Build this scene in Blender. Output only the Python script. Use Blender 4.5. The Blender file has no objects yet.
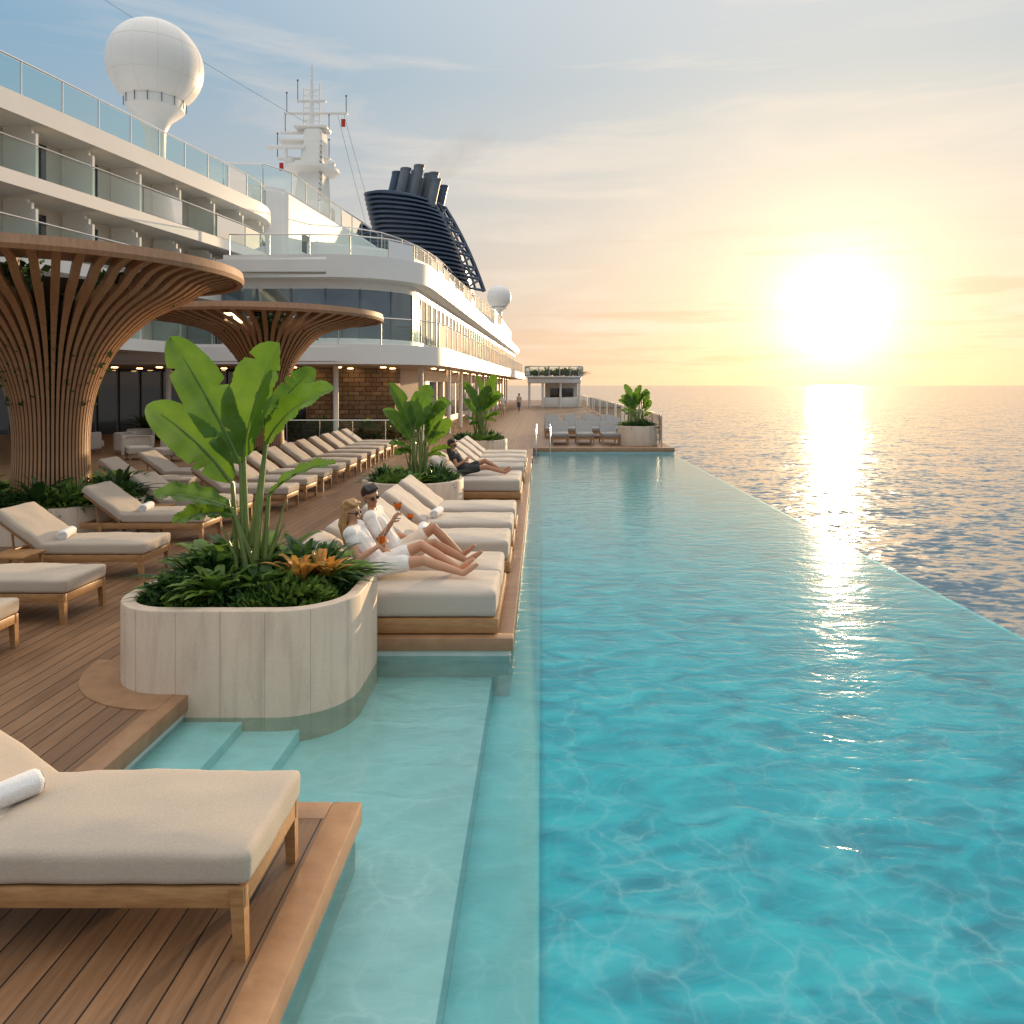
import bpy, bmesh, math, random
from mathutils import Vector, Matrix, noise
random.seed(7)
PI=math.pi; R=math.radians
scn=bpy.context.scene; col=scn.collection
V=Vector
# ---------------------------------------------------------------- node helpers
def nmat(name):
    m=bpy.data.materials.new(name); m.use_nodes=True
    nt=m.node_tree; nt.nodes.clear()
    out=nt.nodes.new('ShaderNodeOutputMaterial')
    return m,nt,out
def N(nt,t,**k):
    n=nt.nodes.new('ShaderNode'+t)
    for a,b in k.items():
        if a.startswith('i_'):
            key=a[2:]
            key=int(key) if key.isdigit() else key.replace('_',' ')
            n.inputs[key].default_value=b
        else: setattr(n,a,b)
    return n
def L(nt,a,b): nt.links.new(a,b)
def rgba(c): return (c[0],c[1],c[2],1)
def math_(nt,op,a,b=None,c=None,clamp=False):
    n=nt.nodes.new('ShaderNodeMath'); n.operation=op; n.use_clamp=clamp
    for i,v in enumerate((a,b,c)):
        if v is None: continue
        if isinstance(v,(int,float)): n.inputs[i].default_value=v
        else: nt.links.new(v,n.inputs[i])
    return n.outputs[0]
def mixc(nt,f,a,b,blend='MIX'):
    n=nt.nodes.new('ShaderNodeMix'); n.data_type='RGBA'; n.blend_type=blend
    for i,v in ((0,f),(6,a),(7,b)):
        if isinstance(v,(int,float)): n.inputs[i].default_value=v
        elif isinstance(v,tuple): n.inputs[i].default_value=rgba(v)
        else: nt.links.new(v,n.inputs[i])
    return n.outputs[2]
def ramp(nt,f,stops):
    n=nt.nodes.new('ShaderNodeValToRGB'); e=n.color_ramp.elements
    while len(e)<len(stops): e.new(0.5)
    for i,(p,c) in enumerate(stops):
        e[i].position=p; e[i].color=rgba(c) if isinstance(c,tuple) else (c,c,c,1)
    nt.links.new(f,n.inputs[0]); return n.outputs[0]
def coords(nt,scale=(1,1,1),kind='Object'):
    t=nt.nodes.new('ShaderNodeTexCoord'); mp=nt.nodes.new('ShaderNodeMapping')
    mp.inputs['Scale'].default_value=scale; nt.links.new(t.outputs[kind],mp.inputs[0]); return mp.outputs[0]
def N2(nt,v):
    c=nt.nodes.new('ShaderNodeCombineColor')
    for i in range(3): nt.links.new(v,c.inputs[i])
    return c.outputs[0]
def simple(name,c,rough=.6,c2=None,scale=8,stretch=(1,1,1),bump=0,bscale=None,metal=0,spec=.5,detail=4,trans=0,sheen=0):
    m,nt,out=nmat(name)
    p=N(nt,'BsdfPrincipled'); p.inputs['Roughness'].default_value=rough; p.inputs['Metallic'].default_value=metal
    p.inputs['Specular IOR Level'].default_value=spec
    co=coords(nt,stretch)
    if c2 is None: c2=tuple(x*.85 for x in c)
    n=N(nt,'TexNoise',i_Scale=scale,i_Detail=detail,i_Roughness=.6); L(nt,co,n.inputs['Vector'])
    colr=ramp(nt,n.outputs[0],[(.3,c2),(.7,c)])
    L(nt,colr,p.inputs['Base Color'])
    if sheen: p.inputs['Sheen Weight'].default_value=sheen
    if bump:
        n2=N(nt,'TexNoise',i_Scale=bscale or scale*3,i_Detail=3); L(nt,co,n2.inputs['Vector'])
        b=N(nt,'Bump',i_Strength=bump,i_Distance=.01); L(nt,n2.outputs[0],b.inputs['Height']); L(nt,b.outputs[0],p.inputs['Normal'])
    if trans:
        t=N(nt,'BsdfTranslucent'); L(nt,colr,t.inputs[0]); mx=N(nt,'MixShader',i_0=trans)
        L(nt,p.outputs[0],mx.inputs[1]); L(nt,t.outputs[0],mx.inputs[2]); L(nt,mx.outputs[0],out.inputs[0])
    else: L(nt,p.outputs[0],out.inputs[0])
    return m
def deckmat(name,c1,c2,w=.14,axis='X'):
    m,nt,out=nmat(name); p=N(nt,'BsdfPrincipled',i_Roughness=.5)
    co=coords(nt); s=N(nt,'SeparateXYZ'); L(nt,co,s.inputs[0])
    u=math_(nt,'DIVIDE',s.outputs[axis],w); fr=math_(nt,'FRACT',u); fl=math_(nt,'FLOOR',u)
    d=math_(nt,'ABSOLUTE',math_(nt,'SUBTRACT',fr,.5))
    gap=math_(nt,'GREATER_THAN',d,.465)
    wn=N(nt,'TexWhiteNoise',noise_dimensions='1D'); L(nt,fl,wn.inputs['W'])
    co2=coords(nt,(22,1.2,22) if axis=='X' else (1.2,22,22)); n=N(nt,'TexNoise',i_Scale=1.6,i_Detail=6,i_Roughness=.65); L(nt,co2,n.inputs['Vector'])
    base=ramp(nt,n.outputs[0],[(.3,c2),(.7,c1)])
    tone=math_(nt,'MULTIPLY_ADD',wn.outputs[0],.3,.82)
    base=mixc(nt,1.0,base,N2(nt,tone),'MULTIPLY')
    n3=N(nt,'TexNoise',i_Scale=.9,i_Detail=5); L(nt,co,n3.inputs['Vector'])
    base=mixc(nt,.7,base,ramp(nt,n3.outputs[0],[(.35,.78),(.65,1.0)]),'MULTIPLY')
    base=mixc(nt,gap,base,(.02,.012,.008)); L(nt,base,p.inputs['Base Color'])
    h=math_(nt,'SUBTRACT',math_(nt,'MULTIPLY',n.outputs[0],.15),gap)
    b=N(nt,'Bump',i_Strength=.6,i_Distance=.008); L(nt,h,b.inputs['Height']); L(nt,b.outputs[0],p.inputs['Normal'])
    L(nt,math_(nt,'MULTIPLY_ADD',n.outputs[0],.3,.32),p.inputs['Roughness'])
    L(nt,p.outputs[0],out.inputs[0]); return m
def glassmat(name,tint=(.82,.93,.93),mn=.03,ior=1.45):
    m,nt,out=nmat(name); t=N(nt,'BsdfTransparent'); t.inputs[0].default_value=rgba(tint)
    g=N(nt,'BsdfGlossy',i_Roughness=.02); f=N(nt,'Fresnel',i_IOR=ior)
    fa=math_(nt,'ADD',f.outputs[0],mn,clamp=True); mx=N(nt,'MixShader'); L(nt,fa,mx.inputs[0]); L(nt,t.outputs[0],mx.inputs[1]); L(nt,g.outputs[0],mx.inputs[2]); L(nt,mx.outputs[0],out.inputs[0]); return m
def emis(name,c,s):
    m,nt,out=nmat(name); e=N(nt,'Emission',i_Strength=s); e.inputs[0].default_value=rgba(c); L(nt,e.outputs[0],out.inputs[0]); return m
def stonemat(name,c1,c2,streak=.3):
    m,nt,out=nmat(name); p=N(nt,'BsdfPrincipled',i_Roughness=.6)
    co=coords(nt,(5,5,.7)); n=N(nt,'TexNoise',i_Scale=1.6,i_Detail=7,i_Roughness=.6,i_Distortion=.5); L(nt,co,n.inputs['Vector'])
    co2=coords(nt); n2=N(nt,'TexNoise',i_Scale=55,i_Detail=4); L(nt,co2,n2.inputs['Vector'])
    n3=N(nt,'TexNoise',i_Scale=1.3,i_Detail=4); L(nt,co2,n3.inputs['Vector'])
    base=ramp(nt,n.outputs[0],[(.28,c2),(.5,c1),(.75,tuple(x*1.07 for x in c1))])
    base=mixc(nt,streak,base,ramp(nt,n2.outputs[0],[(.3,.78),(.5,1.0)]),'MULTIPLY')
    base=mixc(nt,.6,base,ramp(nt,n3.outputs[0],[(.3,.80),(.6,1.0)]),'MULTIPLY')
    L(nt,base,p.inputs['Base Color'])
    b=N(nt,'Bump',i_Strength=.12,i_Distance=.008); L(nt,n2.outputs[0],b.inputs['Height']); L(nt,b.outputs[0],p.inputs['Normal'])
    L(nt,p.outputs[0],out.inputs[0]); return m
def blockmat(name):
    m,nt,out=nmat(name); p=N(nt,'BsdfPrincipled',i_Roughness=.8)
    t=nt.nodes.new('ShaderNodeTexCoord'); s=N(nt,'SeparateXYZ'); L(nt,t.outputs['Object'],s.inputs[0])
    cb=N(nt,'CombineXYZ'); L(nt,math_(nt,'ADD',s.outputs[0],s.outputs[1]),cb.inputs[0]); L(nt,s.outputs[2],cb.inputs[1])
    br=N(nt,'TexBrick',i_Scale=1.0); br.inputs['Brick Width'].default_value=.55; br.inputs['Row Height'].default_value=.22; br.inputs['Mortar Size'].default_value=.018
    br.inputs['Color1'].default_value=(.50,.37,.26,1); br.inputs['Color2'].default_value=(.28,.20,.14,1); br.inputs['Mortar'].default_value=(.09,.065,.045,1); L(nt,cb.outputs[0],br.inputs['Vector'])
    n=N(nt,'TexNoise',i_Scale=6,i_Detail=6); L(nt,t.outputs['Object'],n.inputs['Vector'])
    L(nt,mixc(nt,.8,br.outputs[0],ramp(nt,n.outputs[0],[(.3,.55),(.65,1.0)]),'MULTIPLY'),p.inputs['Base Color'])
    b=N(nt,'Bump',i_Strength=.8,i_Distance=.03); L(nt,n.outputs[0],b.inputs['Height']); L(nt,b.outputs[0],p.inputs['Normal']); L(nt,p.outputs[0],out.inputs[0]); return m
M={}
M['deck']=deckmat('deck_planks',(.30,.168,.088),(.195,.102,.050))
M['trim']=simple('deck_trim',(.36,.205,.11),.45,(.27,.148,.075),3,(2,2,2),.2)
M['teak']=simple('teak_wood',(.43,.235,.10),.42,(.29,.145,.055),2.2,(3,16,16),.15)
M['rib']=simple('bronze_timber',(.43,.235,.12),.38,(.31,.16,.078),2.5,(8,8,1.2),.12)
M['cush']=simple('cushion_fabric',(.51,.43,.345),.92,(.44,.365,.29),90,(1,1,1),.4,260,sheen=.15)
M['cushgrey']=simple('grey_cushion_fabric',(.30,.295,.285),.9,(.25,.245,.24),60,(1,1,1),.3,200)
M['matt']=simple('mattress_fabric',(.53,.46,.385),.92,(.47,.40,.335),60,(1,1,1),.3,220,sheen=.15)
M['towel']=simple('white_towel',(.86,.85,.83),.95,(.78,.77,.75),60,(1,1,1),.8,180)
M['towels']=simple('towel_shadow_seam',(.55,.54,.52),.95)
M['stone']=stonemat('travertine',(.65,.52,.40),(.52,.41,.31))
M['seam']=simple('stone_joint',(.38,.30,.23),.8)
M['wallstone']=blockmat('brown_stone_blocks')
M['tile']=simple('pool_tile',(.62,.66,.63),.4,(.52,.58,.56),5)
M['shelf']=simple('shelf_plaster',(.56,.84,.83),.6,(.49,.79,.79),1.2)
M['mid']=simple('step_plaster',(.30,.76,.79),.6,(.25,.70,.74),1.2)
M['deep']=simple('deep_plaster',(.03,.58,.68),.6,(.02,.52,.62),.8)
M['white']=simple('ship_paint',(.84,.81,.765),.36,(.79,.76,.715),.6,(1,1,1),.03)
M['cream']=simple('warm_white_paint',(.80,.70,.58),.5,(.72,.62,.51),1)
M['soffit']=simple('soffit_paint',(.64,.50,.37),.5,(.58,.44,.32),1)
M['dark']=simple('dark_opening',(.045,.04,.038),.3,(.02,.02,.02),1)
M['window']=simple('tinted_window',(.03,.045,.055),.04,(.02,.03,.04),.4,spec=.9)
M['lwindow']=simple('reflective_lounge_window',(.20,.25,.28),.05,(.12,.16,.19),.5,metal=.75)
M['glass']=glassmat('clear_glass'); M['glassg']=glassmat('greenish_glass',(.76,.90,.87),.05,1.22)
M['metal']=simple('brushed_metal',(.62,.62,.61),.28,(.55,.55,.54),8,metal=.9)
M['navy']=simple('navy_paint',(.07,.10,.155),.34,(.05,.075,.12),1)
M['navyl']=simple('lattice_paint',(.07,.095,.14),.4,(.05,.075,.12),1)
M['grey']=simple('grey_paint',(.16,.18,.21),.5,(.11,.13,.15),2)
M['red']=simple('red_cloth',(.5,.04,.03),.8)
M['soil']=simple('soil',(.05,.035,.025),.95,(.03,.02,.015),20,bump=.8)
M['banana']=simple('banana_leaf',(.135,.26,.028),.22,(.065,.155,.016),2.0,(1,1,1),.12,30,trans=.52)
M['stem']=simple('green_stem',(.24,.30,.09),.4,(.15,.22,.06),6,trans=.15)
M['leafd']=simple('dark_leaf',(.055,.13,.03),.36,(.026,.07,.016),6,trans=.38)
M['leafl']=simple('light_leaf',(.20,.32,.055),.4,(.10,.19,.035),6,trans=.42)
M['leafv']=simple('canopy_leaf',(.055,.12,.03),.45,(.022,.055,.014),5,trans=.3)
M['leafo']=simple('orange_leaf',(.70,.25,.045),.42,(.32,.24,.05),5,trans=.42)
M['skin']=simple('skin',(.58,.31,.19),.5,(.52,.26,.15),6,spec=.35)
M['skin2']=simple('tan_skin',(.44,.22,.13),.5,(.38,.18,.10),6,spec=.35)
M['cloth']=simple('white_linen',(.84,.80,.75),.9,(.74,.70,.65),12,bump=.6,bscale=20)
M['beige']=simple('beige_cloth',(.70,.60,.49),.9,(.6,.5,.4),12,bump=.5,bscale=20)
M['blackcloth']=simple('black_cloth',(.03,.03,.035),.8)
M['blue']=simple('blue_cloth',(.08,.14,.25),.8)
M['blond']=simple('blond_hair',(.55,.31,.12),.45,(.32,.16,.06),14,(6,6,1),.6)
M['brown']=simple('dark_hair',(.035,.02,.012),.45,(.015,.01,.007),14,(6,6,1),.6)
M['lens']=simple('dark_lens',(.01,.01,.01),.06)
M['lip']=simple('lips',(.42,.14,.11),.5)
M['drink']=simple('orange_drink',(1.0,.30,.02),.2,(.98,.17,.02),10,trans=.4)
M['lamp']=emis('warm_lamp',(1,.60,.26),18)
def wavenormal(nt,layers):
    acc=None
    for (sc,ns,de,k) in layers:
        n=N(nt,'TexNoise',i_Scale=ns,i_Detail=de,i_Roughness=.55,i_Distortion=.5); L(nt,coords(nt,sc),n.inputs['Vector'])
        a=N(nt,'VectorMath',operation='SUBTRACT'); L(nt,n.outputs['Color'],a.inputs[0]); a.inputs[1].default_value=(.5,.5,.5)
        m=N(nt,'VectorMath',operation='MULTIPLY'); L(nt,a.outputs[0],m.inputs[0]); m.inputs[1].default_value=(k,k,0)
        if acc is None: acc=m.outputs[0]
        else:
            s=N(nt,'VectorMath',operation='ADD'); L(nt,acc,s.inputs[0]); L(nt,m.outputs[0],s.inputs[1]); acc=s.outputs[0]
    s=N(nt,'VectorMath',operation='ADD'); L(nt,acc,s.inputs[0]); s.inputs[1].default_value=(0,0,1)
    q=N(nt,'VectorMath',operation='NORMALIZE'); L(nt,s.outputs[0],q.inputs[0]); return q.outputs[0]
def poolwater():
    m,nt,out=nmat('pool_water'); co=coords(nt); s=N(nt,'SeparateXYZ'); L(nt,co,s.inputs[0])
    n1=N(nt,'TexNoise',i_Scale=2.3,i_Detail=4,i_Roughness=.5,i_Distortion=.8); L(nt,coords(nt,(1,1.9,1)),n1.inputs['Vector'])
    n2=N(nt,'TexNoise',i_Scale=7.5,i_Detail=2,i_Roughness=.5,i_Distortion=.5); L(nt,coords(nt,(1,1.5,1)),n2.inputs['Vector'])
    h=math_(nt,'ADD',n1.outputs[0],math_(nt,'MULTIPLY',n2.outputs[0],.25))
    b=N(nt,'Bump',i_Strength=.38,i_Distance=.04); L(nt,h,b.inputs['Height'])
    nd=N(nt,'TexNoise',i_Scale=2.3,i_Detail=4); L(nt,co,nd.inputs['Vector'])
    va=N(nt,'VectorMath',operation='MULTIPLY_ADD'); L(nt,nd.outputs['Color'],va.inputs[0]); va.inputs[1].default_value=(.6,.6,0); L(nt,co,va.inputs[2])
    def caustic_net(sc,w,k):
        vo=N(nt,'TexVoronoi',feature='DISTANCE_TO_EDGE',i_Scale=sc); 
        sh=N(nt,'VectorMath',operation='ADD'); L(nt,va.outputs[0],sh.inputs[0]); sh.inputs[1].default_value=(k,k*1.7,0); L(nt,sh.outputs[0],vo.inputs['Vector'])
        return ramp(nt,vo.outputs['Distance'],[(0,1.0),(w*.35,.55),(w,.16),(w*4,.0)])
    c1=caustic_net(2.9,.075,0); c2=caustic_net(5.0,.06,5.3)
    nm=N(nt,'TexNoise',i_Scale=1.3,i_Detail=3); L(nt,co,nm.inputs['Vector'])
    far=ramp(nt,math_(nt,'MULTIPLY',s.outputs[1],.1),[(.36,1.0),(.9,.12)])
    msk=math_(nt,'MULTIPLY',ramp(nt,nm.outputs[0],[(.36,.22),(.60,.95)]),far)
    ca=math_(nt,'MULTIPLY',math_(nt,'ADD',math_(nt,'MULTIPLY',c1,.75),math_(nt,'MULTIPLY',c2,.4)),msk,clamp=True)  # caustic light lines, painted into the water's transmission and scatter colours
    deepf=ramp(nt,math_(nt,'MULTIPLY_ADD',s.outputs[0],12,.5),[(0,0.0),(1,1.0)])
    rp=ramp(nt,n1.outputs[0],[(.30,.86),(.65,1.0)])
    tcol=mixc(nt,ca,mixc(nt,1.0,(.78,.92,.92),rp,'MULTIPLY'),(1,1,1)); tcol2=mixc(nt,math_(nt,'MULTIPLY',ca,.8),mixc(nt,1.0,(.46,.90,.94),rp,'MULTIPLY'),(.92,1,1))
    tr=N(nt,'BsdfTransparent'); L(nt,mixc(nt,deepf,tcol,tcol2),tr.inputs[0])
    patch=ramp(nt,n1.outputs[0],[(.28,(.001,.24,.34)),(.48,(.002,.46,.57)),(.70,(.03,.66,.74))])
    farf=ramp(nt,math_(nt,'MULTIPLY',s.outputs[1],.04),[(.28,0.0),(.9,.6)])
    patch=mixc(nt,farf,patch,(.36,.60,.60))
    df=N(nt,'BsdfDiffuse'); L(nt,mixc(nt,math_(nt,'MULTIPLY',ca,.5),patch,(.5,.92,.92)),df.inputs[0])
    body=N(nt,'MixShader'); L(nt,math_(nt,'MULTIPLY_ADD',deepf,.46,.0),body.inputs[0]); L(nt,tr.outputs[0],body.inputs[1]); L(nt,df.outputs[0],body.inputs[2])
    g=N(nt,'BsdfGlossy',i_Roughness=.10); L(nt,b.outputs[0],g.inputs['Normal'])
    f=N(nt,'Fresnel',i_IOR=1.45); L(nt,b.outputs[0],f.inputs['Normal'])
    mx=N(nt,'MixShader'); L(nt,f.outputs[0],mx.inputs[0]); L(nt,body.outputs[0],mx.inputs[1]); L(nt,g.outputs[0],mx.inputs[2]); L(nt,mx.outputs[0],out.inputs[0]); return m
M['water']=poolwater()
def seamat():
    m,nt,out=nmat('sea_water'); p=N(nt,'BsdfPrincipled',i_Roughness=.09,i_IOR=1.33); p.inputs['Base Color'].default_value=(.055,.13,.19,1)
    L(nt,wavenormal(nt,[((1,1.8,1),.42,5,.95),((1,2.2,1),.07,3,.40)]),p.inputs['Normal'])
    L(nt,p.outputs[0],out.inputs[0]); return m
M['sea']=seamat()
def smokemat():
    m,nt,out=nmat('thin_smoke'); vs=N(nt,'VolumePrincipled'); vs.inputs['Color'].default_value=(.5,.40,.32,1)
    n=N(nt,'TexNoise',i_Scale=.5,i_Detail=4,i_Distortion=.6); L(nt,coords(nt,(1,1,1.2)),n.inputs['Vector'])
    L(nt,ramp(nt,n.outputs[0],[(.40,0.0),(.75,.09)]),vs.inputs['Density']); L(nt,vs.outputs[0],out.inputs['Volume']); return m
M['smoke']=smokemat()
# ---------------------------------------------------------------- mesh helpers
def link(name,me,parent=None):
    o=bpy.data.objects.new(name,me); col.objects.link(o)
    if parent is not None: o.parent=parent
    return o
def obj(name,bm,mat,parent=None,smooth=True,ang=35):
    bmesh.ops.recalc_face_normals(bm,faces=bm.faces)
    me=bpy.data.meshes.new(name); bm.to_mesh(me); bm.free(); me.materials.append(M[mat])
    if smooth:
        me.polygons.foreach_set('use_smooth',[True]*len(me.polygons))
        me.set_sharp_from_angle(angle=R(ang))
    return link(name,me,parent)
def tag(o,label,cat,group=None):
    o['label']=label; o['category']=cat
    if group: o['group']=group
    return o
def thing(name,label,cat,loc=(0,0,0),rz=0,group=None):
    o=link(name,None); o.location=loc; o.rotation_euler=(0,0,rz); o.empty_display_size=.2
    return tag(o,label,cat,group)
def struct(name,bm,mat,smooth=False):
    o=obj(name,bm,mat,None,smooth); o['kind']='structure'; return o
def dup(root,loc,rz=0,label=None,group=None,scale=None,skip=()):
    r=root.copy(); col.objects.link(r); r.location=loc; r.rotation_euler=(0,0,rz)
    if scale: r.scale=(scale,scale,scale)
    if label: r['label']=label
    if group: r['group']=group
    for ch in list(root.children):
        if ch.name.split('.')[0] in skip: continue
        c=ch.copy(); col.objects.link(c); c.parent=r
        for g in list(ch.children):
            d=g.copy(); col.objects.link(d); d.parent=c
    return r
def nb(): return bmesh.new()
def merge(bm,tmp,mtx=None):
    if mtx is not None: bmesh.ops.transform(tmp,matrix=mtx,verts=tmp.verts)
    me=bpy.data.meshes.new('t'); tmp.to_mesh(me); tmp.free(); bm.from_mesh(me); bpy.data.meshes.remove(me)
def box(bm,x0,x1,y0,y1,z0,z1,bev=0,seg=2,mtx=None):
    t=nb(); bmesh.ops.create_cube(t,size=1)
    bmesh.ops.transform(t,matrix=Matrix.Translation(((x0+x1)/2,(y0+y1)/2,(z0+z1)/2))@Matrix.Diagonal((x1-x0,y1-y0,z1-z0,1)),verts=t.verts)
    if bev: bmesh.ops.bevel(t,geom=t.edges[:],offset=bev,segments=seg,affect='EDGES',profile=.5)
    merge(bm,t,mtx)
def cushion(bm,x0,x1,y0,y1,z0,z1,r=.05,puff=.02,mtx=None):
    t=nb(); bmesh.ops.create_cube(t,size=1); sx,sy,sz=x1-x0,y1-y0,z1-z0
    bmesh.ops.transform(t,matrix=Matrix.Diagonal((sx,sy,sz,1)),verts=t.verts)
    bmesh.ops.bevel(t,geom=t.edges[:],offset=r,segments=4,affect='EDGES',profile=.6)
    big=[e for e in t.edges if e.calc_length()>.2]
    bmesh.ops.subdivide_edges(t,edges=big,cuts=11,use_grid_fill=True)
    sd=random.random()*50
    for v in t.verts:
        ux=min(1,abs(2*v.co.x/sx)); uy=min(1,abs(2*v.co.y/sy))
        w=(1-ux**3)*(1-uy**3)
        if v.co.z>0: v.co.z+=puff*w+.012*noise.noise(v.co*4+V((sd,0,0)))+.006*noise.noise(v.co*10+V((sd,3,0)))
        v.co+=V((0,0,0))+.007*V((noise.noise(v.co*6),noise.noise(v.co*6+V((9,0,0))),0))
    bmesh.ops.translate(t,vec=((x0+x1)/2,(y0+y1)/2,(z0+z1)/2),verts=t.verts)
    merge(bm,t,mtx)
def tube(bm,pts,rad,seg=8,cap=True):
    pts=[V(p) for p in pts]; n=len(pts)
    rads=rad if isinstance(rad,(list,tuple)) else [rad]*n
    rings=[]; up=None
    for i,p in enumerate(pts):
        d=(pts[min(i+1,n-1)]-pts[max(i-1,0)]).normalized()
        if up is None: up=V((0,0,1)) if abs(d.z)<.9 else V((1,0,0))
        a=d.cross(up).normalized(); b=a.cross(d).normalized(); up=b
        rings.append([bm.verts.new(p+(a*math.cos(2*PI*k/seg)+b*math.sin(2*PI*k/seg))*rads[i]) for k in range(seg)])
    for i in range(n-1):
        for k in range(seg): bm.faces.new((rings[i][k],rings[i][(k+1)%seg],rings[i+1][(k+1)%seg],rings[i+1][k]))
    if cap: bm.faces.new(rings[0][::-1]); bm.faces.new(rings[-1])
def capsule(bm,p,q,r1,r2,seg=12):
    p=V(p);q=V(q); d=(q-p)
    if d.length<1e-5: d=V((0,0,1e-4))
    dn=d.normalized(); pts=[];rr=[]
    for k in range(4):
        a=PI/2*(1-k/4.0) ; pts.append(p-dn*r1*math.sin(a)); rr.append(max(.001,r1*math.cos(a)))
    pts.append(p); rr.append(r1); pts.append(q); rr.append(r2)
    for k in range(1,5):
        a=PI/2*k/4.0; pts.append(q+dn*r2*math.sin(a)); rr.append(max(.001,r2*math.cos(a)))
    tube(bm,pts,rr,seg)
def lathe(bm,prof,cx=0,cy=0,seg=40,sx=1,sy=1,close=False):
    rings=[]
    for r,z in prof: rings.append([bm.verts.new((cx+r*sx*math.cos(2*PI*k/seg),cy+r*sy*math.sin(2*PI*k/seg),z)) for k in range(seg)])
    m=len(rings)
    for i in range(m if close else m-1):
        a=rings[i]; b=rings[(i+1)%m]
        for k in range(seg): bm.faces.new((a[k],a[(k+1)%seg],b[(k+1)%seg],b[k]))
    if not close:
        if prof[0][0]>.001: bm.faces.new(rings[0][::-1])
        if prof[-1][0]>.001: bm.faces.new(rings[-1])
def ball(bm,c,r,sx=1,sy=1,sz=1,sub=3,mtx=None):
    t=nb(); bmesh.ops.create_icosphere(t,subdivisions=sub,radius=r)
    bmesh.ops.transform(t,matrix=Matrix.Translation(c)@(mtx or Matrix.Identity(4))@Matrix.Diagonal((sx,sy,sz,1)),verts=t.verts); merge(bm,t)
def prism(bm,outl,z0,z1):
    a=[bm.verts.new((x,y,z0)) for x,y in outl]; b=[bm.verts.new((x,y,z1)) for x,y in outl]; n=len(outl)
    bm.faces.new(a[::-1]); bm.faces.new(b)
    for i in range(n): bm.faces.new((a[i],a[(i+1)%n],b[(i+1)%n],b[i]))
def rimbevel(b,off,seg=2): bmesh.ops.bevel(b,geom=[e for e in b.edges if abs(e.verts[0].co.z-e.verts[1].co.z)<.01],offset=off,segments=seg,affect='EDGES')
def ribbon(bm,pts,z0,z1):
    a=[(bm.verts.new((x,y,z0)),bm.verts.new((x,y,z1))) for x,y in pts]
    for i in range(len(pts)-1): bm.faces.new((a[i][0],a[i+1][0],a[i+1][1],a[i][1]))
def smoothline(pts,step):
    P=[V(p) for p in pts]; out=[]
    P=[P[0]*2-P[1]]+P+[P[-1]*2-P[-2]]
    dense=[]
    for i in range(1,len(P)-2):
        for k in range(24):
            t=k/24.; p0,p1,p2,p3=P[i-1:i+3]
            dense.append(.5*((2*p1)+(-p0+p2)*t+(2*p0-5*p1+4*p2-p3)*t*t+(-p0+3*p1-3*p2+p3)*t**3))
    dense.append(P[-2]); L_=sum((dense[i+1]-dense[i]).length for i in range(len(dense)-1))
    n=max(1,round(L_/step)); st=L_/n; out=[dense[0]]; acc=0; tgt=st
    for i in range(len(dense)-1):
        sl=(dense[i+1]-dense[i]).length
        while acc+sl>=tgt-1e-6 and len(out)<n:
            out.append(dense[i].lerp(dense[i+1],(tgt-acc)/max(sl,1e-9))); tgt+=st
        acc+=sl
    out.append(dense[-1]); return [tuple(p) for p in out]
def railing(parent,pts,z,h,step=1.6,glass='glass',thick=.03,post=True):
    q=smoothline(pts,step) if step else pts
    b=nb(); tube(b,[(x,y,z+h) for x,y in q],thick,6); obj('handrail',b,'metal',parent)
    for i in range(len(q)-1):
        a=V(q[i]);c=V(q[i+1]); d=(c-a); u=d.normalized()*.04
        b=nb(); ribbon(b,[tuple(a+u),tuple(c-u)],z+.06,z+h-.06); obj('glass_panel',b,glass,parent,False)
    if post:
        for x,y in q:
            b=nb(); tube(b,[(x,y,z),(x,y,z+h)],thick*.8,6); obj('post',b,'metal',parent)
# ---------------------------------------------------------------- world
w=bpy.data.worlds.new("World"); scn.world=w; w.use_nodes=True; nt=w.node_tree; nt.nodes.clear()
SUN_AZ=R(21.5); SUN_EL=R(5.3)
S=V((math.sin(SUN_AZ)*math.cos(SUN_EL),math.cos(SUN_AZ)*math.cos(SUN_EL),math.sin(SUN_EL)))
wo=nt.nodes.new('ShaderNodeOutputWorld')
tc=N(nt,'TexCoord'); nrm=N(nt,'VectorMath',operation='NORMALIZE'); L(nt,tc.outputs['Generated'],nrm.inputs[0]); D=nrm.outputs[0]
sp=N(nt,'SeparateXYZ'); L(nt,D,sp.inputs[0]); z=sp.outputs[2]
dt=N(nt,'VectorMath',operation='DOT_PRODUCT'); L(nt,D,dt.inputs[0]); dt.inputs[1].default_value=S
s=math_(nt,'MAXIMUM',dt.outputs['Value'],0)
zz=math_(nt,'MAXIMUM',z,0)
base=ramp(nt,zz,[(0,(.54,.42,.34)),(.06,(.49,.43,.40)),(.2,(.37,.44,.50)),(.37,(.22,.40,.56)),(.5,(.34,.50,.66)),(.66,(1.0,1.0,1.0)),(1,(1.0,1.0,1.0))])  # top stops raised above the visible sky as added ambient fill
def addc(a,colr,f):
    return mixc(nt,1.0,a,mixc(nt,1.0,N2(nt,f),colr,'MULTIPLY'),'ADD')
zenith_fill=ramp(nt,zz,[(.5,0.0),(.72,1.0)])
base=addc(base,(.34,.30,.25),zenith_fill)  # extra overhead glow, out of frame, added to lift the ambient light
c=addc(base,(.50,.31,.11),math_(nt,'POWER',s,4))
lowz=math_(nt,'POWER',math_(nt,'SUBTRACT',1,zz),9)
c=addc(c,(.10,.0,.0),math_(nt,'MULTIPLY',math_(nt,'POWER',s,14),lowz))
c=addc(c,(.30,.21,.07),math_(nt,'POWER',s,38))
c=addc(c,(.75,.62,.40),math_(nt,'POWER',s,260))
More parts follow.
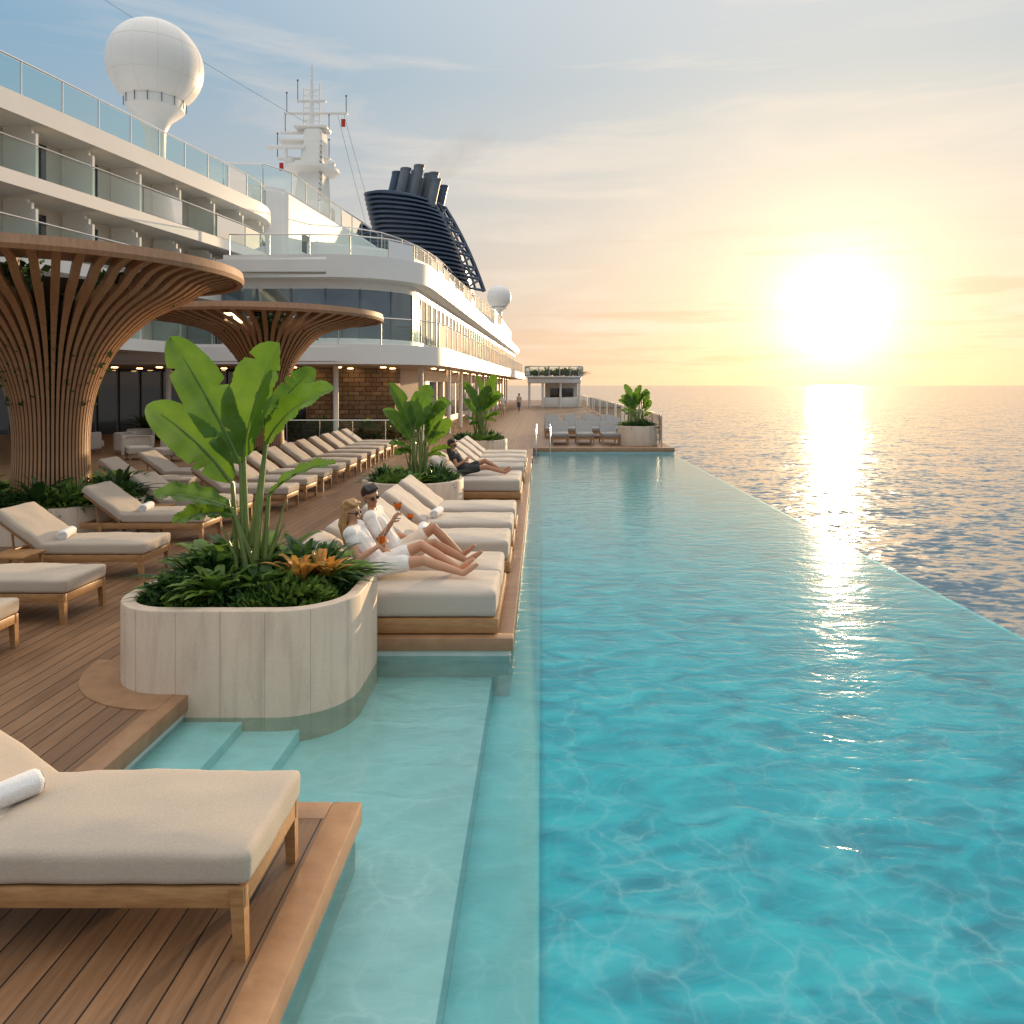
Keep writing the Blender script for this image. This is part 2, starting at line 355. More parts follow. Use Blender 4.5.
c=addc(c,(1.4,1.25,.95),math_(nt,'POWER',s,900))
c=addc(c,(3,2.7,2.2),math_(nt,'POWER',s,5000))
mp=N(nt,'Mapping'); mp.inputs['Scale'].default_value=(1.6,1.6,11); mp.inputs['Rotation'].default_value=(.12,-.08,.3); L(nt,D,mp.inputs[0])
cn=N(nt,'TexNoise',i_Scale=1.5,i_Detail=9,i_Roughness=.6,i_Distortion=.8); L(nt,mp.outputs[0],cn.inputs['Vector'])
cf=ramp(nt,cn.outputs[0],[(.50,.0),(.70,1.0)])
band=ramp(nt,zz,[(.0,.3),(.06,.9),(.3,.7),(.6,.5)])
cf=math_(nt,'MULTIPLY',math_(nt,'MULTIPLY',cf,band),.6)
cc=addc(mixc(nt,0.0,(.84,.73,.64),(0,0,0)),(.30,.22,.10),math_(nt,'POWER',s,6))
c=mixc(nt,cf,c,cc)
mp2=N(nt,'Mapping'); mp2.inputs['Scale'].default_value=(2.2,2.2,34); L(nt,D,mp2.inputs[0])
cn2=N(nt,'TexNoise',i_Scale=2.1,i_Detail=6,i_Roughness=.55); L(nt,mp2.outputs[0],cn2.inputs['Vector'])
cf2=math_(nt,'MULTIPLY',ramp(nt,cn2.outputs[0],[(.54,.0),(.64,1.0)]),ramp(nt,zz,[(0,.3),(.03,.9),(.16,.7),(.22,0.0)]))
cf2=math_(nt,'MULTIPLY',math_(nt,'MULTIPLY',cf2,.5),math_(nt,'SUBTRACT',1,math_(nt,'POWER',s,200)))
c=mixc(nt,cf2,c,(.86,.56,.36))
bg=N(nt,'Background',i_Strength=1.0); L(nt,c,bg.inputs[0])
sky=N(nt,'TexSky',sky_type='NISHITA'); sky.sun_disc=False; sky.sun_elevation=SUN_EL; sky.sun_rotation=SUN_AZ
bg2=N(nt,'Background',i_Strength=.005); L(nt,sky.outputs[0],bg2.inputs[0])
ad=N(nt,'AddShader'); L(nt,bg.outputs[0],ad.inputs[0]); L(nt,bg2.outputs[0],ad.inputs[1]); L(nt,ad.outputs[0],wo.inputs[0])
sl=bpy.data.lights.new('sun','SUN'); sl.energy=5; sl.angle=R(.6); sl.color=(1,.68,.36)
so=bpy.data.objects.new('sun',sl); col.objects.link(so); so.rotation_euler=S.to_track_quat('Z','Y').to_euler()
# ---------------------------------------------------------------- setting
b=nb(); bmesh.ops.create_grid(b,x_segments=2,y_segments=2,size=40000); bmesh.ops.translate(b,vec=(0,0,-24),verts=b.verts); struct('sea',b,'sea')
OUT=[(-30,-4),(-1.08,-4),(-1.08,4.48),(-2.85,4.48),(-2.85,7.4),(-.28,7.4),(-.28,29.5),(5.3,29.5),(5.3,125),(-30,125)]
b=nb(); prism(b,OUT,-.12,0); struct('pool_deck',b,'deck')
OUT2=[(-29.9,-4),(-1.1,-4),(-1.1,4.46),(-2.87,4.46),(-2.87,7.42),(-.3,7.42),(-.3,29.52),(5.28,29.52),(5.28,124),(-29.9,124)]
b=nb(); prism(b,OUT2,-1.6,-.121); struct('pool_wall',b,'tile')
b=nb()
box(b,-1.24,-1.065,-4,4.495,-.125,.006,.012); box(b,-2.70,-1.242,4.32,4.495,-.125,.006,.012); box(b,-3.02,-2.835,4.32,6.6,-.125,.006,.012)
box(b,-1.7,-.265,7.385,7.56,-.125,.006,.012); box(b,-.44,-.265,7.562,29.3,-.125,.006,.012); box(b,-.26,5.3,29.48,29.8,-.125,.03,.012)
arc=[(-2.95+1.05*math.cos(a),6.80+1.05*math.sin(a)) for a in [PI+ k*PI/2/14 for k in range(15)]]
arc2=[(-2.95+.75*math.cos(a),6.80+.75*math.sin(a)) for a in [PI+ k*PI/2/14 for k in range(15)]]
prism(b,arc+arc2[::-1],-.125,.009)
struct('deck_edging',b,'trim',True)
b=nb(); box(b,-2.9,-2.4,4.3,7.6,-1.5,-.215,.01); box(b,-2.401,-1.95,4.3,7.6,-1.5,-.29,.01); box(b,-1.951,-.47,-4,7.6,-1.5,-.39,.01)
struct('pool_steps',b,'shelf',True)
b=nb(); box(b,-.471,0,-4,29.6,-1.5,-.58,.01); struct('pool_ledge',b,'mid',True)
b=nb(); box(b,0,5.08,-4,29.6,-1.6,-1.25); struct('pool_floor',b,'deep')
b=nb(); box(b,5.075,5.125,-4,29.5,-3,-.188,.008); struct('infinity_rim',b,'mid',True)
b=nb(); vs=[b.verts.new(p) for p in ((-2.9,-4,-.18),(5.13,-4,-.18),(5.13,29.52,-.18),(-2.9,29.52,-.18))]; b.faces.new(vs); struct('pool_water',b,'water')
b=nb(); prism(b,[(-31,-30),(5.11,-30),(5.12,125),(0,170),(-15,190),(-31,170)],-24.5,-1.65); struct('ship_hull',b,'white')
# ---------------------------------------------------------------- loungers
def make_lounger(cush='cush'):
    t=thing('sun_lounger','x','sun lounger')
    b=nb()
    for s_ in (-1,1): box(b,-1.95,-.005,s_*.335-.022,s_*.335+.022,.235,.325,.006)
    box(b,-.05,-.006,-.312,.312,.236,.324,.006); box(b,-1.94,-1.9,-.312,.312,.236,.324,.006)
    obj('frame',b,'teak',t)
    b=nb()
    for k in range(9): box(b,-.2-.2*k,-.09-.2*k,-.31,.31,.285,.305,.004)
    obj('slat_base',b,'teak',t)
    for x_ in (-.04,-1.62):
        for s_ in (-1,1):
            b=nb(); tube(b,[(x_+(.012 if x_>-.5 else -.012),s_*.338,0),(x_,s_*.335,.322)],[.034,.044],4); bmesh.ops.rotate(b,cent=(x_,s_*.335,0),matrix=Matrix.Rotation(PI/4,3,'Z'),verts=b.verts); obj('leg',b,'teak',t,False)
    b=nb(); cushion(b,-1.3,.012,-.36,.36,.33,.475,.04,.025); obj('seat_cushion',b,cush,t)
    A=Matrix.Translation((-1.30,0,.34))@Matrix.Rotation(R(37),4,'Y')
    b=nb(); box(b,-.74,0,-.32,.32,-.045,-.012,.008,mtx=A); tube(b,[(-1.72,-.25,.3),(-1.75,-.25,.66)],.014,6); tube(b,[(-1.72,.25,.3),(-1.75,.25,.66)],.014,6); obj('back_frame',b,'teak',t)
    b=nb(); cushion(b,-.80,-.005,-.36,.36,0,.12,.04,.02,mtx=A); obj('back_cushion',b,cush,t)
    return t
def make_towel():
    b=nb(); W=.21; rr=.066
    prof=[(.02,-W),(rr*.8,-W),(rr*.97,-W+.012),(rr,-W+.03),(rr*1.03,-.05),(rr*.98,.06),(rr*1.02,W-.03),(rr*.97,W-.012),(rr*.8,W),(.02,W)]
    lathe(b,[(r,y) for r,y in prof],seg=28)
    for v in b.verts:
        x,y,z_=v.co; a=math.atan2(y,x); k=1+.03*math.sin(a*2+z_*5)+(.05 if 0<a<.45 else 0)
        v.co=V((x*k,z_,y*k*.94+rr*.95))
    o=obj('rolled_towel',b,'towel',None,True,60)
    for s_ in (-1,1):
        b=nb(); tube(b,[((.010+.048*k/60)*math.cos(k/60*2*PI*3.2),s_*(W+.001),(.010+.048*k/60)*math.sin(k/60*2*PI*3.2)*.94+rr*.95) for k in range(61)],.0028,5); obj('rolled_edge',b,'towels',o)
    return o
L0=make_lounger(); TW=make_towel()
L0.location=(-1.27,3.60,0); L0['label']='beige cushioned teak lounger nearest the camera, on the deck corner jutting into the pool'
def dupm(o,loc,rz,label,group=None):
    r=dup(o,loc,rz,label,group); return r
tag(TW,'rolled white towel on the lounger nearest the camera','towel'); TW.location=(-2.60,3.55,.475); TW.rotation_euler=(0,0,-.55)
g='beige loungers in the row across the deck'
for (x,y,lab) in [(-4.97,6.80,'beige lounger cut by the left edge, only its foot corner showing'),
    (-4.93,8.15,'beige lounger left of the big planter, flat foot end and two legs in view'),
    (-5.08,9.95,'beige lounger beside the side table with a towel, at the left edge'),
    (-5.3,12.15,'beige lounger with rolled towel and tilted back, in front of the big timber canopy'),
    (-5.35,13.6,'beige lounger with tilted back right behind the one with the towel')]:
    dup(L0,(x,y,0),random.uniform(-.02,.02),lab,g)
for k in range(10):
    y=15.2+1.35*k
    dup(L0,(-5.0-.03*k,y,0),random.uniform(-.03,.03),'beige lounger in the long row between the planters and the smaller timber canopy','far row of beige loungers')
for k in range(7):
    y=16.5+1.6*k
    if abs(y-21)<1.9: continue
    dup(L0,(-7.6,y,0),random.uniform(-.03,.03),'beige lounger in the rear row nearest the ship lounge windows','rear row of beige loungers')
dupm(TW,(-6.28,9.95,.475),.3,'rolled white towel on the lounger beside the left side table')
dupm(TW,(-6.35,12.1,.475),.2,'rolled white towel on the lounger in front of the timber canopy planter')
G0=make_lounger('cushgrey'); tag(G0,'grey lounger at the far pool end, leftmost of the front three','sun lounger','grey loungers at the far pool end'); G0.location=(.85,31.2,0); G0.rotation_euler=(0,0,-PI/2)
for i,x in enumerate((1.9,2.95)): dup(G0,(x,31.2,0),-PI/2,['grey lounger at the far pool end, middle of the front three','grey lounger at the far pool end, next to the round planter'][i],'grey loungers at the far pool end')
for i,x in enumerate((.6,1.6,2.6,3.6)): dup(G0,(x,35.2,0),-PI/2,'grey lounger in the back row behind the far pool end','back row of grey loungers at the pool end')
for i,x in enumerate((.6,1.6,2.6,3.6)): dup(G0,(x,38.6,0),-PI/2,'grey lounger in the hindmost row beyond the far pool end','hindmost row of grey loungers')
def make_daybed(n,label,group=None,ang=37,pil=False):
    t=thing('daybed',label,'daybed',group=group); hw=.93*n/2
    b=nb(); box(b,-1.98,.0,-hw,hw,.015,.165,.012); obj('base',b,'teak',t)
    for k in range(n):
        y0=-hw+.93*k+.012; y1=y0+.906
        b=nb(); cushion(b,-1.38,-.02,y0,y1,.17,.43,.06,.02); obj('mattress',b,'matt',t)
        A=Matrix.Translation((-1.36,0,.38))@Matrix.Rotation(R(ang),4,'Y')
        b=nb(); cushion(b,-.78,-.0,y0,y1,-.07,.07,.05,.015,mtx=A); obj('backrest',b,'matt',t)
        if pil:
            A2=Matrix.Translation((-1.36,0,.38))@Matrix.Rotation(R(ang+3),4,'Y')
            b=nb(); cushion(b,-.82,-.50,y0+.08,y1-.08,.06,.15,.042,.035,mtx=A2); obj('pillow',b,'matt',t)
    return t
DB=make_daybed(2,'double daybed on the pool ledge with the couple in white lying on it',None,26,True); DB.location=(-.42,8.42,0)
D1=make_daybed(1,'single daybed with raised back, first behind the couple','daybeds along the pool ledge'); D1.location=(-.40,10.4,0)
dup(D1,(-.40,11.75,0),0,'single daybed with raised back, second behind the couple'); dup(D1,(-.40,13.05,0),0,'single daybed, third behind the couple, in front of the second round planter')
dup(DB,(-.42,17.3,0),0,'double daybed beyond the second planter with a woman in black lying on it')
for i,y in enumerate((19.6,20.9,22.2,23.5)): dup(D1,(-.40,y,0),0,'%s single daybed beyond the woman in black, beside the far pool edge'%['first','second','third','fourth'][i],'far daybeds along the pool ledge')
dupm(TW,(-1.62,10.4,.45),.15,'rolled white towel on the first single daybed behind the couple')
dupm(TW,(-1.62,11.75,.45),-.1,'rolled white towel on the second single daybed behind the couple')
def side_table(loc,label):
    t=thing('side_table',label,'side table',loc)
    b=nb(); box(b,-.24,.24,-.22,.22,.40,.435,.01); obj('tabletop',b,'teak',t)
    for sx in (-1,1):
        for sy in (-1,1):
            b=nb(); box(b,sx*.2-.02,sx*.2+.02,sy*.18-.02,sy*.18+.02,0,.399,.004); obj('leg',b,'teak',t)
    return t
st=side_table((-6.45,9.22,0),'small teak side table between loungers at the left edge')
dup(st,(-1.9,11.08,0),0,'small teak side table between the first two single daybeds'); dup(st,(-6.6,12.87,0),0,'small teak side table between the two loungers by the timber canopy')
# ---------------------------------------------------------------- planters
def rrect(cx,cy,hx,hy,r,n=10):
    o=[]
    for (sx,sy,a0) in ((1,1,0),(-1,1,PI/2),(-1,-1,PI),(1,-1,3*PI/2)):
        for k in range(n+1):
            a=a0+PI/2*k/n; o.append((cx+sx*(hx-r)+r*math.cos(a),cy+sy*(hy-r)+r*math.sin(a)))
    return o
def planter(name,label,loc,hx,hy,r,h,z0=0,n=12,seams=True):
    t=thing(name,label,'planter',loc)
    prof=[(0,z0),(0,h-.02),(.006,h-.006),(.02,h),(.10,h),(.12,h-.02),(.12,h-.14)]
    b=nb(); rings=[]
    for ins,z in prof: rings.append([b.verts.new((x,y,z)) for x,y in rrect(0,0,hx-ins,hy-ins,max(.05,r-ins),n)])
    m=len(rings[0])
    for i in range(len(rings)-1):
        for k in range(m): b.faces.new((rings[i][k],rings[i][(k+1)%m],rings[i+1][(k+1)%m],rings[i+1][k]))
    obj('shell',b,'stone',t)
    b=nb(); o=rrect(0,0,hx-.121,hy-.121,max(.05,r-.121),n); b.faces.new([b.verts.new((x,y,h-.10)) for x,y in o]); obj('soil',b,'soil',t)
    if seams:
        b=nb(); o=rrect(0,0,hx+.0012,hy+.0012,r,n); tot=0; last=0
        for k in range(len(o)):
            p=V(o[k]); q=V(o[(k+1)%len(o)]); seg=(q-p).length; tot+=seg
            while tot-last>.36:
                last+=.36; f=1-(tot-last)/seg; c=p.lerp(q,f); d=(q-p).normalized()*.0013
                ribbon(b,[tuple(c-d),tuple(c+d)],z0+.01,h-.012)
        obj('panel_joint',b,'seam',t,False)
    return t
planter('stone_planter','large rounded travertine planter standing half in the pool, in the foreground',(-2.60,6.92,0),1.02,.88,.58,.68,-.6)
P2=planter('stone_planter','round stone planter behind the single daybeds, second from the camera along the pool',(-2.55,15.1,0),1.0,.95,.9,.62)
P3=dup(P2,(-2.15,26.2,0),0,'stone planter under the third banana plant, at the far left end of the pool')
P4=planter('stone_planter','small round stone planter at the far right corner of the pool end',(4.1,31.6,0),.82,.8,.78,.8)
def bez(a,b,c,t): return a*(1-t)**2+b*2*t*(1-t)+c*t*t
def big_leaf(bm,p0,p1,p2,w,face,seed):
    rnd=random.Random(seed); n=44; rows=[]; tears=[rnd.randint(9,n-8) for _ in range(3)]
    for i in range(n+1):
        t=i/n; p=bez(p0,p1,p2,t); tg=(bez(p0,p1,p2,min(1,t+.02))-bez(p0,p1,p2,max(0,t-.02))).normalized()
        sd=tg.cross(face).normalized(); nn=sd.cross(tg).normalized()
        x=abs(2*t-1)
        ww=w*.5*max(0,(1-x**(2.6 if t<.5 else 3.0)))**.62
        if t<.5: ww*=.80+.4*t
        if i==n: ww=.003
        if i==0: ww=.008
        wl=ww*(1-.03*rnd.random()); wr=ww*(1-.03*rnd.random())
        if i==tears[0] or i==tears[2]: wl*=.62
        if i==tears[1]: wr*=.66
        rf=.014*math.sin(i*.6+seed)+.005*(1 if i%2 else -1)
        r=[]
        for k,(sg,wid) in enumerate(((-1,wl),(-.72,wl),(-.38,wl),(0,0),(.38,wr),(.72,wr),(1,wr))):
            a=abs(sg); lift=.50*a-.24*a*a
            r.append(bm.verts.new(p+sd*(wid*sg if a else 0)+nn*wid*lift*1.4+nn*rf*a+tg*(.014*a)))
        rows.append(r)
    for i in range(n):
        for k in range(6): bm.faces.new((rows[i][k],rows[i][k+1],rows[i+1][k+1],rows[i+1][k]))
SC=.0092
def pp(px,py,dy=0): return V(((px-252)*SC,dy,(591-py)*SC))
leaves=[((243,462),(226,412),(179,336),46,-.15,(.35,-1,.25)),((246,456),(252,404),(284,342),58,-.15,(-.45,-1,.1)),((268,442),(290,400),(339,386),34,-.2,(.1,-.7,.7)),
 ((236,480),(212,436),(162,402),42,-.25,(-.2,-.8,.6)),((264,436),(272,392),(304,366),30,.3,(.7,-1,.1)),((236,504),(210,486),(174,486),28,-.35,(0,-.6,.9)),
 ((270,492),(296,464),(338,460),22,-.1,(0,-.45,1)),((240,512),(218,500),(190,514),24,-.3,(-.2,-.7,.8))]
def make_banana(label):
    t=thing('banana_plant',label,'plant')
    rnd=random.Random(3)
    for i,(a,b_,c_,w_,dy,f) in enumerate(leaves):
        P0=pp(*a,dy*.3);P1=pp(*b_,dy*.7);P2=pp(*c_,dy)
        b=nb(); big_leaf(b,P0,P1,P2,w_*SC,V(f).normalized(),i+1); lf=obj('leaf',b,'banana',t,True,80)
        b=nb(); bs=V((rnd.uniform(-.14,.14),rnd.uniform(-.1,.1),-.1)); mid=bs.lerp(P0,.5)+V((0,0,.08))
        pts=[bez(bs,mid,P0,k/6) for k in range(7)]+[bez(P0,P1,P2,k/8) for k in range(1,8)]
        tube(b,pts,[.030-.0018*k for k in range(7)]+[.013-.0016*k for k in range(1,8)],6); obj('stalk',b,'stem',lf)
    for i in range(7):
        a=i*1.3; b=nb(); tube(b,[(.12*math.cos(a),.1*math.sin(a),-.1),(.16*math.cos(a),.13*math.sin(a),.35),(.3*math.cos(a),.2*math.sin(a),.65+.1*(i%3))],[.026,.02,.006],6); obj('stem',b,'stem',t)
    return t
B0=make_banana('tall bird of paradise plant with broad paddle leaves in the foreground planter'); B0.location=(-2.65,6.9,.58)
dup(B0,(-2.5,15.1,.52),.45,'broad leaved plant rising from the second planter behind the single daybeds',scale=.86)
dup(B0,(-2.38,15.2,.52),2.5,'second broad leaved plant, right side of the second planter',scale=.74)
dup(B0,(-2.15,26.2,.52),2.4,'broad leaved plant in the far left planter beside the promenade',scale=1.0)
dup(B0,(-2.0,26.1,.52),.2,'second broad leaved plant in the far left planter beside the promenade',scale=.85)
dup(B0,(4.1,31.6,.7),-.5,'tallest broad leaved plant in the round planter at the far right pool corner',scale=.78)
dup(B0,(4.3,31.7,.7),1.9,'second broad leaved plant in the round planter at the far right pool corner',scale=.66)
dup(B0,(3.8,31.5,.7),3.4,'third broad leaved plant, left side of the far right corner planter',scale=.62)
def make_rosette(name,label,mat,n,l,wd,seed,spread=1.0,lo=.25):
    rnd=random.Random(seed); b=nb()
    for i in range(n):
        a=rnd.random()*2*PI; el=rnd.uniform(lo,1.4); ln=l*rnd.uniform(.6,1.1)
        d=V((math.cos(a)*math.cos(el)*spread,math.sin(a)*math.cos(el)*spread,math.sin(el))); p0=V((rnd.uniform(-.05,.05),rnd.uniform(-.05,.05),0))
        p1=p0+d*ln*.6; p2=p0+V((d.x,d.y,d.z*.62))*ln*1.1-V((0,0,ln*.10)); sd=V((-math.sin(a),math.cos(a),0)); rows=[]
        for k in range(7):
            t=k/6; p=bez(p0,p1,p2,t); ww=wd*(math.sin(PI*(t*.9+.08)))**.8*.5 if k<6 else .002
            rows.append([b.verts.new(p-sd*ww+V((0,0,ww*.35))),b.verts.new(p),b.verts.new(p+sd*ww+V((0,0,ww*.35)))])
        for k in range(6):
            for q in range(2): b.faces.new((rows[k][q],rows[k][q+1],rows[k+1][q+1],rows[k+1][q]))
    o=obj(name,b,mat,None,True,80); tag(o,label,'plant'); return o
def make_bush(name,label,mat,n,r,lw,seed,h=.8):
    rnd=random.Random(seed); b=nb()
    for i in range(n):
        u=V((rnd.gauss(0,1),rnd.gauss(0,1),abs(rnd.gauss(0,1)))).normalized(); rr=r*rnd.uniform(.45,1.0)*(1+.25*noise.noise(u*2.3+V((seed,0,0))))
        p=V((u.x*rr,u.y*rr,u.z*rr*h)); d=(u+V((rnd.uniform(-.7,.7),rnd.uniform(-.7,.7),rnd.uniform(-.3,.8)))).normalized()
        sd=d.cross(V((rnd.uniform(-1,1),rnd.uniform(-1,1),rnd.uniform(-1,1)))).normalized(); ln=lw*rnd.uniform(1.4,2.6); wd=lw*rnd.uniform(.4,.6)
        nn=sd.cross(d)*ln*.12
        v=[b.verts.new(p),b.verts.new(p+d*ln*.45+sd*wd+nn),b.verts.new(p+d*ln),b.verts.new(p+d*ln*.45-sd*wd+nn),b.verts.new(p+d*ln*.5)]
        b.faces.new((v[0],v[1],v[4])); b.faces.new((v[1],v[2],v[4])); b.faces.new((v[2],v[3],v[4])); b.faces.new((v[3],v[0],v[4]))
    o=obj(name,b,mat,None,True,80); tag(o,label,'plant'); return o
R0=make_rosette('strap_plant','dark strap leaved plant at the left end of the foreground planter','leafd',64,.62,.05,5)
R1=make_rosette('strap_plant','lighter fan leaved plant in the middle front of the foreground planter','leafl',40,.50,.095,6,lo=.5)
R2=make_rosette('croton_plant','orange leaved croton plant at the right of the foreground planter','leafo',24,.42,.062,8,lo=.75)
K0=make_bush('leafy_shrub','low leafy green shrub along the front rim of the foreground planter','leafd',420,.28,.045,11)
K1=make_bush('leafy_shrub','lighter leafy shrub beside the croton in the foreground planter','leafl',380,.28,.05,12)
K0.location=(-3.15,6.5,.58); K1.location=(-2.15,6.55,.58); R0.location=(-3.1,6.9,.64); R1.location=(-2.8,6.5,.64); R2.location=(-2.12,6.62,.78)
def dm(o,loc,sc,label,group):
    r=o.copy(); col.objects.link(r); r.location=loc; r.rotation_euler=(0,0,random.random()*6.28); r.scale=(sc,sc,sc); tag(r,label,'plant',group); return r
gl='green filler plants in the foreground planter'; ll='dense green filler plant among the others in the foreground planter'
for o,x,y,sc in ((K0,-2.4,6.4,.8),(K0,-1.95,6.9,.85),(K0,-3.2,7.1,.95),(R0,-2.95,6.9,1.25),(R0,-2.25,7.1,1.3),(K1,-3.0,6.4,.7),(K0,-2.7,6.45,.8),(R1,-2.05,7.1,1.2),(R0,-3.0,7.3,1.4),(K0,-2.4,7.4,1.1),(K1,-2.0,6.65,.7),(R1,-3.15,6.65,.95),(R0,-2.55,6.6,.9),(R1,-2.45,6.7,1.1),(K1,-2.4,6.38,.65),(R0,-3.15,6.55,.75),(R0,-2.1,6.7,.6),(R1,-3.0,7.1,1.6),(R0,-2.1,7.2,1.2),(R1,-2.7,7.3,1.7),(R1,-2.2,6.9,1.2),(R0,-3.1,6.85,1.1)):
    dm(o,(x,y,.58),sc,ll,gl)
dm(R2,(-1.95,6.80,.76),.95,'orange croton plant at the right rim, behind the front croton','croton plants')
for (cx,cy,z,rr,n,nm) in ((-2.55,15.1,.5,.6,9,'second round planter'),(-2.15,26.2,.5,.6,8,'far left planter'),(4.1,31.6,.68,.45,6,'far right corner planter')):
    for k in range(n):
        a=2*PI*k/n; dm([K0,R0,K1,R1][k%4],(cx+rr*math.cos(a),cy+rr*math.sin(a),z),1.15,'low green plant around the tall leaves in the '+nm,'low plants in the '+nm)
for k,(x,y) in enumerate(((-10.9,33.5),(-9.9,34.2),(-7.9,33.6),(-12.6,34.5),(-6.6,35.0),(-15.4,33.6),(-17.8,34.0))):
    dm([R0,K1,R1][k%3],(x,y,.35),2.4,'leafy shrub in the shade under the ship deck overhang by the stone wall','shrubs under the overhang')
    dm(K0,(x+.1,y+.1,.0),2.4,'leafy shrub in the shade under the ship deck overhang by the stone wall','shrubs under the overhang')
# ---------------------------------------------------------------- timber canopies
def canopy(label,loc,Rr,H,nr,rs):
    t=thing('timber_canopy',label,'canopy',loc)
    prof=[(rs*1.08,.2),(rs*.97,H*.18),(rs*.93,H*.32),(rs*1.0,H*.46),(rs*1.22,H*.58),(rs*1.65,H*.70),(rs*2.5,H*.82),(rs*3.5,H*.90),(Rr*.82,H*.955),(Rr-.03,H*.985)]
    q=smoothline(prof,.16)
    me=None
    for k in range(nr):
        if me is None:
            b=nb(); rows=[]
            for i,(r,z) in enumerate(q):
                a=V(q[max(i-1,0)]);c=V(q[min(i+1,len(q)-1)]); d=(c-a).normalized(); nx,nz=d.y,-d.x
                dp=.07; hw=min(.058,.30*2*PI*r/nr)
                rows.append([b.verts.new(p) for p in ((r+nx*0,-hw,z+nz*0),(r+nx*0,hw,z+nz*0),(r-nx*dp*2,hw*.85,z-nz*dp*2),(r-nx*dp*2,-hw*.85,z-nz*dp*2))])
            for i in range(len(rows)-1):
                for j in range(4): b.faces.new((rows[i][j],rows[i][(j+1)%4],rows[i+1][(j+1)%4],rows[i+1][j]))
            b.faces.new(rows[0]); b.faces.new(rows[-1][::-1])
            o=obj('rib',b,'rib',t,True,30); me=o.data
        else: o=link('rib',me,t)
        o.rotation_euler=(0,0,2*PI*k/nr)
    b=nb(); lathe(b,[(Rr-.10,H*.985-.06),(Rr,H*.985-.07),(Rr+.03,H*.985),(Rr,H+.07),(Rr-.10,H+.06)],seg=96,close=True); obj('rim',b,'rib',t)
    b=nb(); lathe(b,[(Rr*.66,H*.975),(Rr-.09,H*.985+.045),(Rr-.09,H*.985+.075),(Rr*.66,H*.975+.04)],seg=96,close=True); obj('roof',b,'rib',t)
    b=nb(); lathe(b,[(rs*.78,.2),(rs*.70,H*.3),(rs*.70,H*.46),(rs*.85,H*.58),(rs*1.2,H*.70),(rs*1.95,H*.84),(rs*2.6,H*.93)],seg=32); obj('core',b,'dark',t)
    rnd=random.Random(9); b=nb(); q2=[p for p in q if p[1]>H*.46 and p[0]<Rr*.74]
    for i in range(13000):
        k=rnd.randint(0,len(q2)-1); r0,z0=q2[k]; a=rnd.random()*2*PI
        f=min(1,(z0/H-.46)/.25); dep=rnd.uniform(.10-.08*f*(rnd.random()<.25),.34)
        if noise.noise(V((math.cos(a)*2.4,math.sin(a)*2.4,z0*1.5)))<-.30: continue
        r=max(.1,r0-dep*(.85 if z0<H*.85 else .45)); p=V((r*math.cos(a),r*math.sin(a),z0+rnd.uniform(.10,.30)*(1 if z0>H*.7 else .5)))
        if p.z>H*1.0: p.z=H*1.0-rnd.random()*.25
        d=V((rnd.uniform(-1,1),rnd.uniform(-1,1),rnd.uniform(-1,.5))).normalized(); sd=d.cross(V((rnd.uniform(-1,1),1,rnd.uniform(-1,1)))).normalized(); l=rnd.uniform(.10,.22)
        b.faces.new([b.verts.new(x) for x in (p,p+d*l*.5+sd*l*.30,p+d*l,p+d*l*.5-sd*l*.30)])
    f=obj('climbing_foliage',b,'leafv',None,True,80); return t,f
def canopy_all(label,loc,Rr,H,nr,rs,fl):
    t,f=canopy(label,loc,Rr,H,nr,rs); f.location=loc; tag(f,fl,'plant')
canopy_all('large tree shaped timber canopy with curved ribs at the left edge',(-8.46,13.0,0),3.08,4.5,58,.62,'green climbing foliage inside the flared top of the large timber canopy')
canopy_all('smaller tree shaped timber canopy with curved ribs, behind the foreground plant',(-7.62,21.0,0),3.15,4.44,50,.46,'green climbing foliage inside the smaller timber canopy')
planter('stone_planter','round stone planter around the foot of the large timber canopy',(-8.5,13.0,0),1.55,1.4,1.35,.55)
planter('stone_planter','low round stone planter around the foot of the smaller timber canopy',(-7.65,21.0,0),.85,.85,.8,.4,seams=False)
for k in range(16):
    a=2*PI*k/16; dm([K0,R0,K1,R1][k%4],(-8.5+1.1*math.cos(a),13+1.0*math.sin(a),.45),1.25+.45*random.random(),'leafy plant round the foot of the large timber canopy','plants round the large canopy')
for k in range(7):
    a=2*PI*k/7; dm([K0,R0][k%2],(-7.65+.6*math.cos(a),21+.6*math.sin(a),.3),1.5,'leafy plant round the foot of the smaller timber canopy','plants round the smaller canopy')
# ---------------------------------------------------------------- ship: balcony block
BC=[(-19.5,3),(-18.2,9),(-16.8,15),(-15.4,21.4),(-14.2,28),(-13.3,33.5),(-13.1,36),(-13.9,38.2),(-16,39.2)]
bl=thing('balcony_block','curved white ship superstructure with three tiers of glass fronted balconies, upper left','ship superstructure')
edge=smoothline(BC,.8)
def shift(pts,d):
    o=[]
    for i,p in enumerate(pts):
        a=V(pts[max(i-1,0)]);c=V(pts[min(i+1,len(pts)-1)]); t=(c-a).normalized(); n=V((-t.y,t.x)); o.append(tuple(V(p)+n*d))
    return o
back=[(-30,39.2),(-30,3)]
for z in (4.15,6.45,8.75,11.05):
    b=nb(); prism(b,edge+back,z-(.62 if z>11 else .42),z); rimbevel(b,.05); obj('deck_slab',b,'white',bl,True,40)
inner=shift(edge,1.45)
b=nb(); ribbon(b,inner,4.15,11); obj('wall',b,'cream',bl)
bays=smoothline(BC,2.3)
binn=shift(bays,1.41)
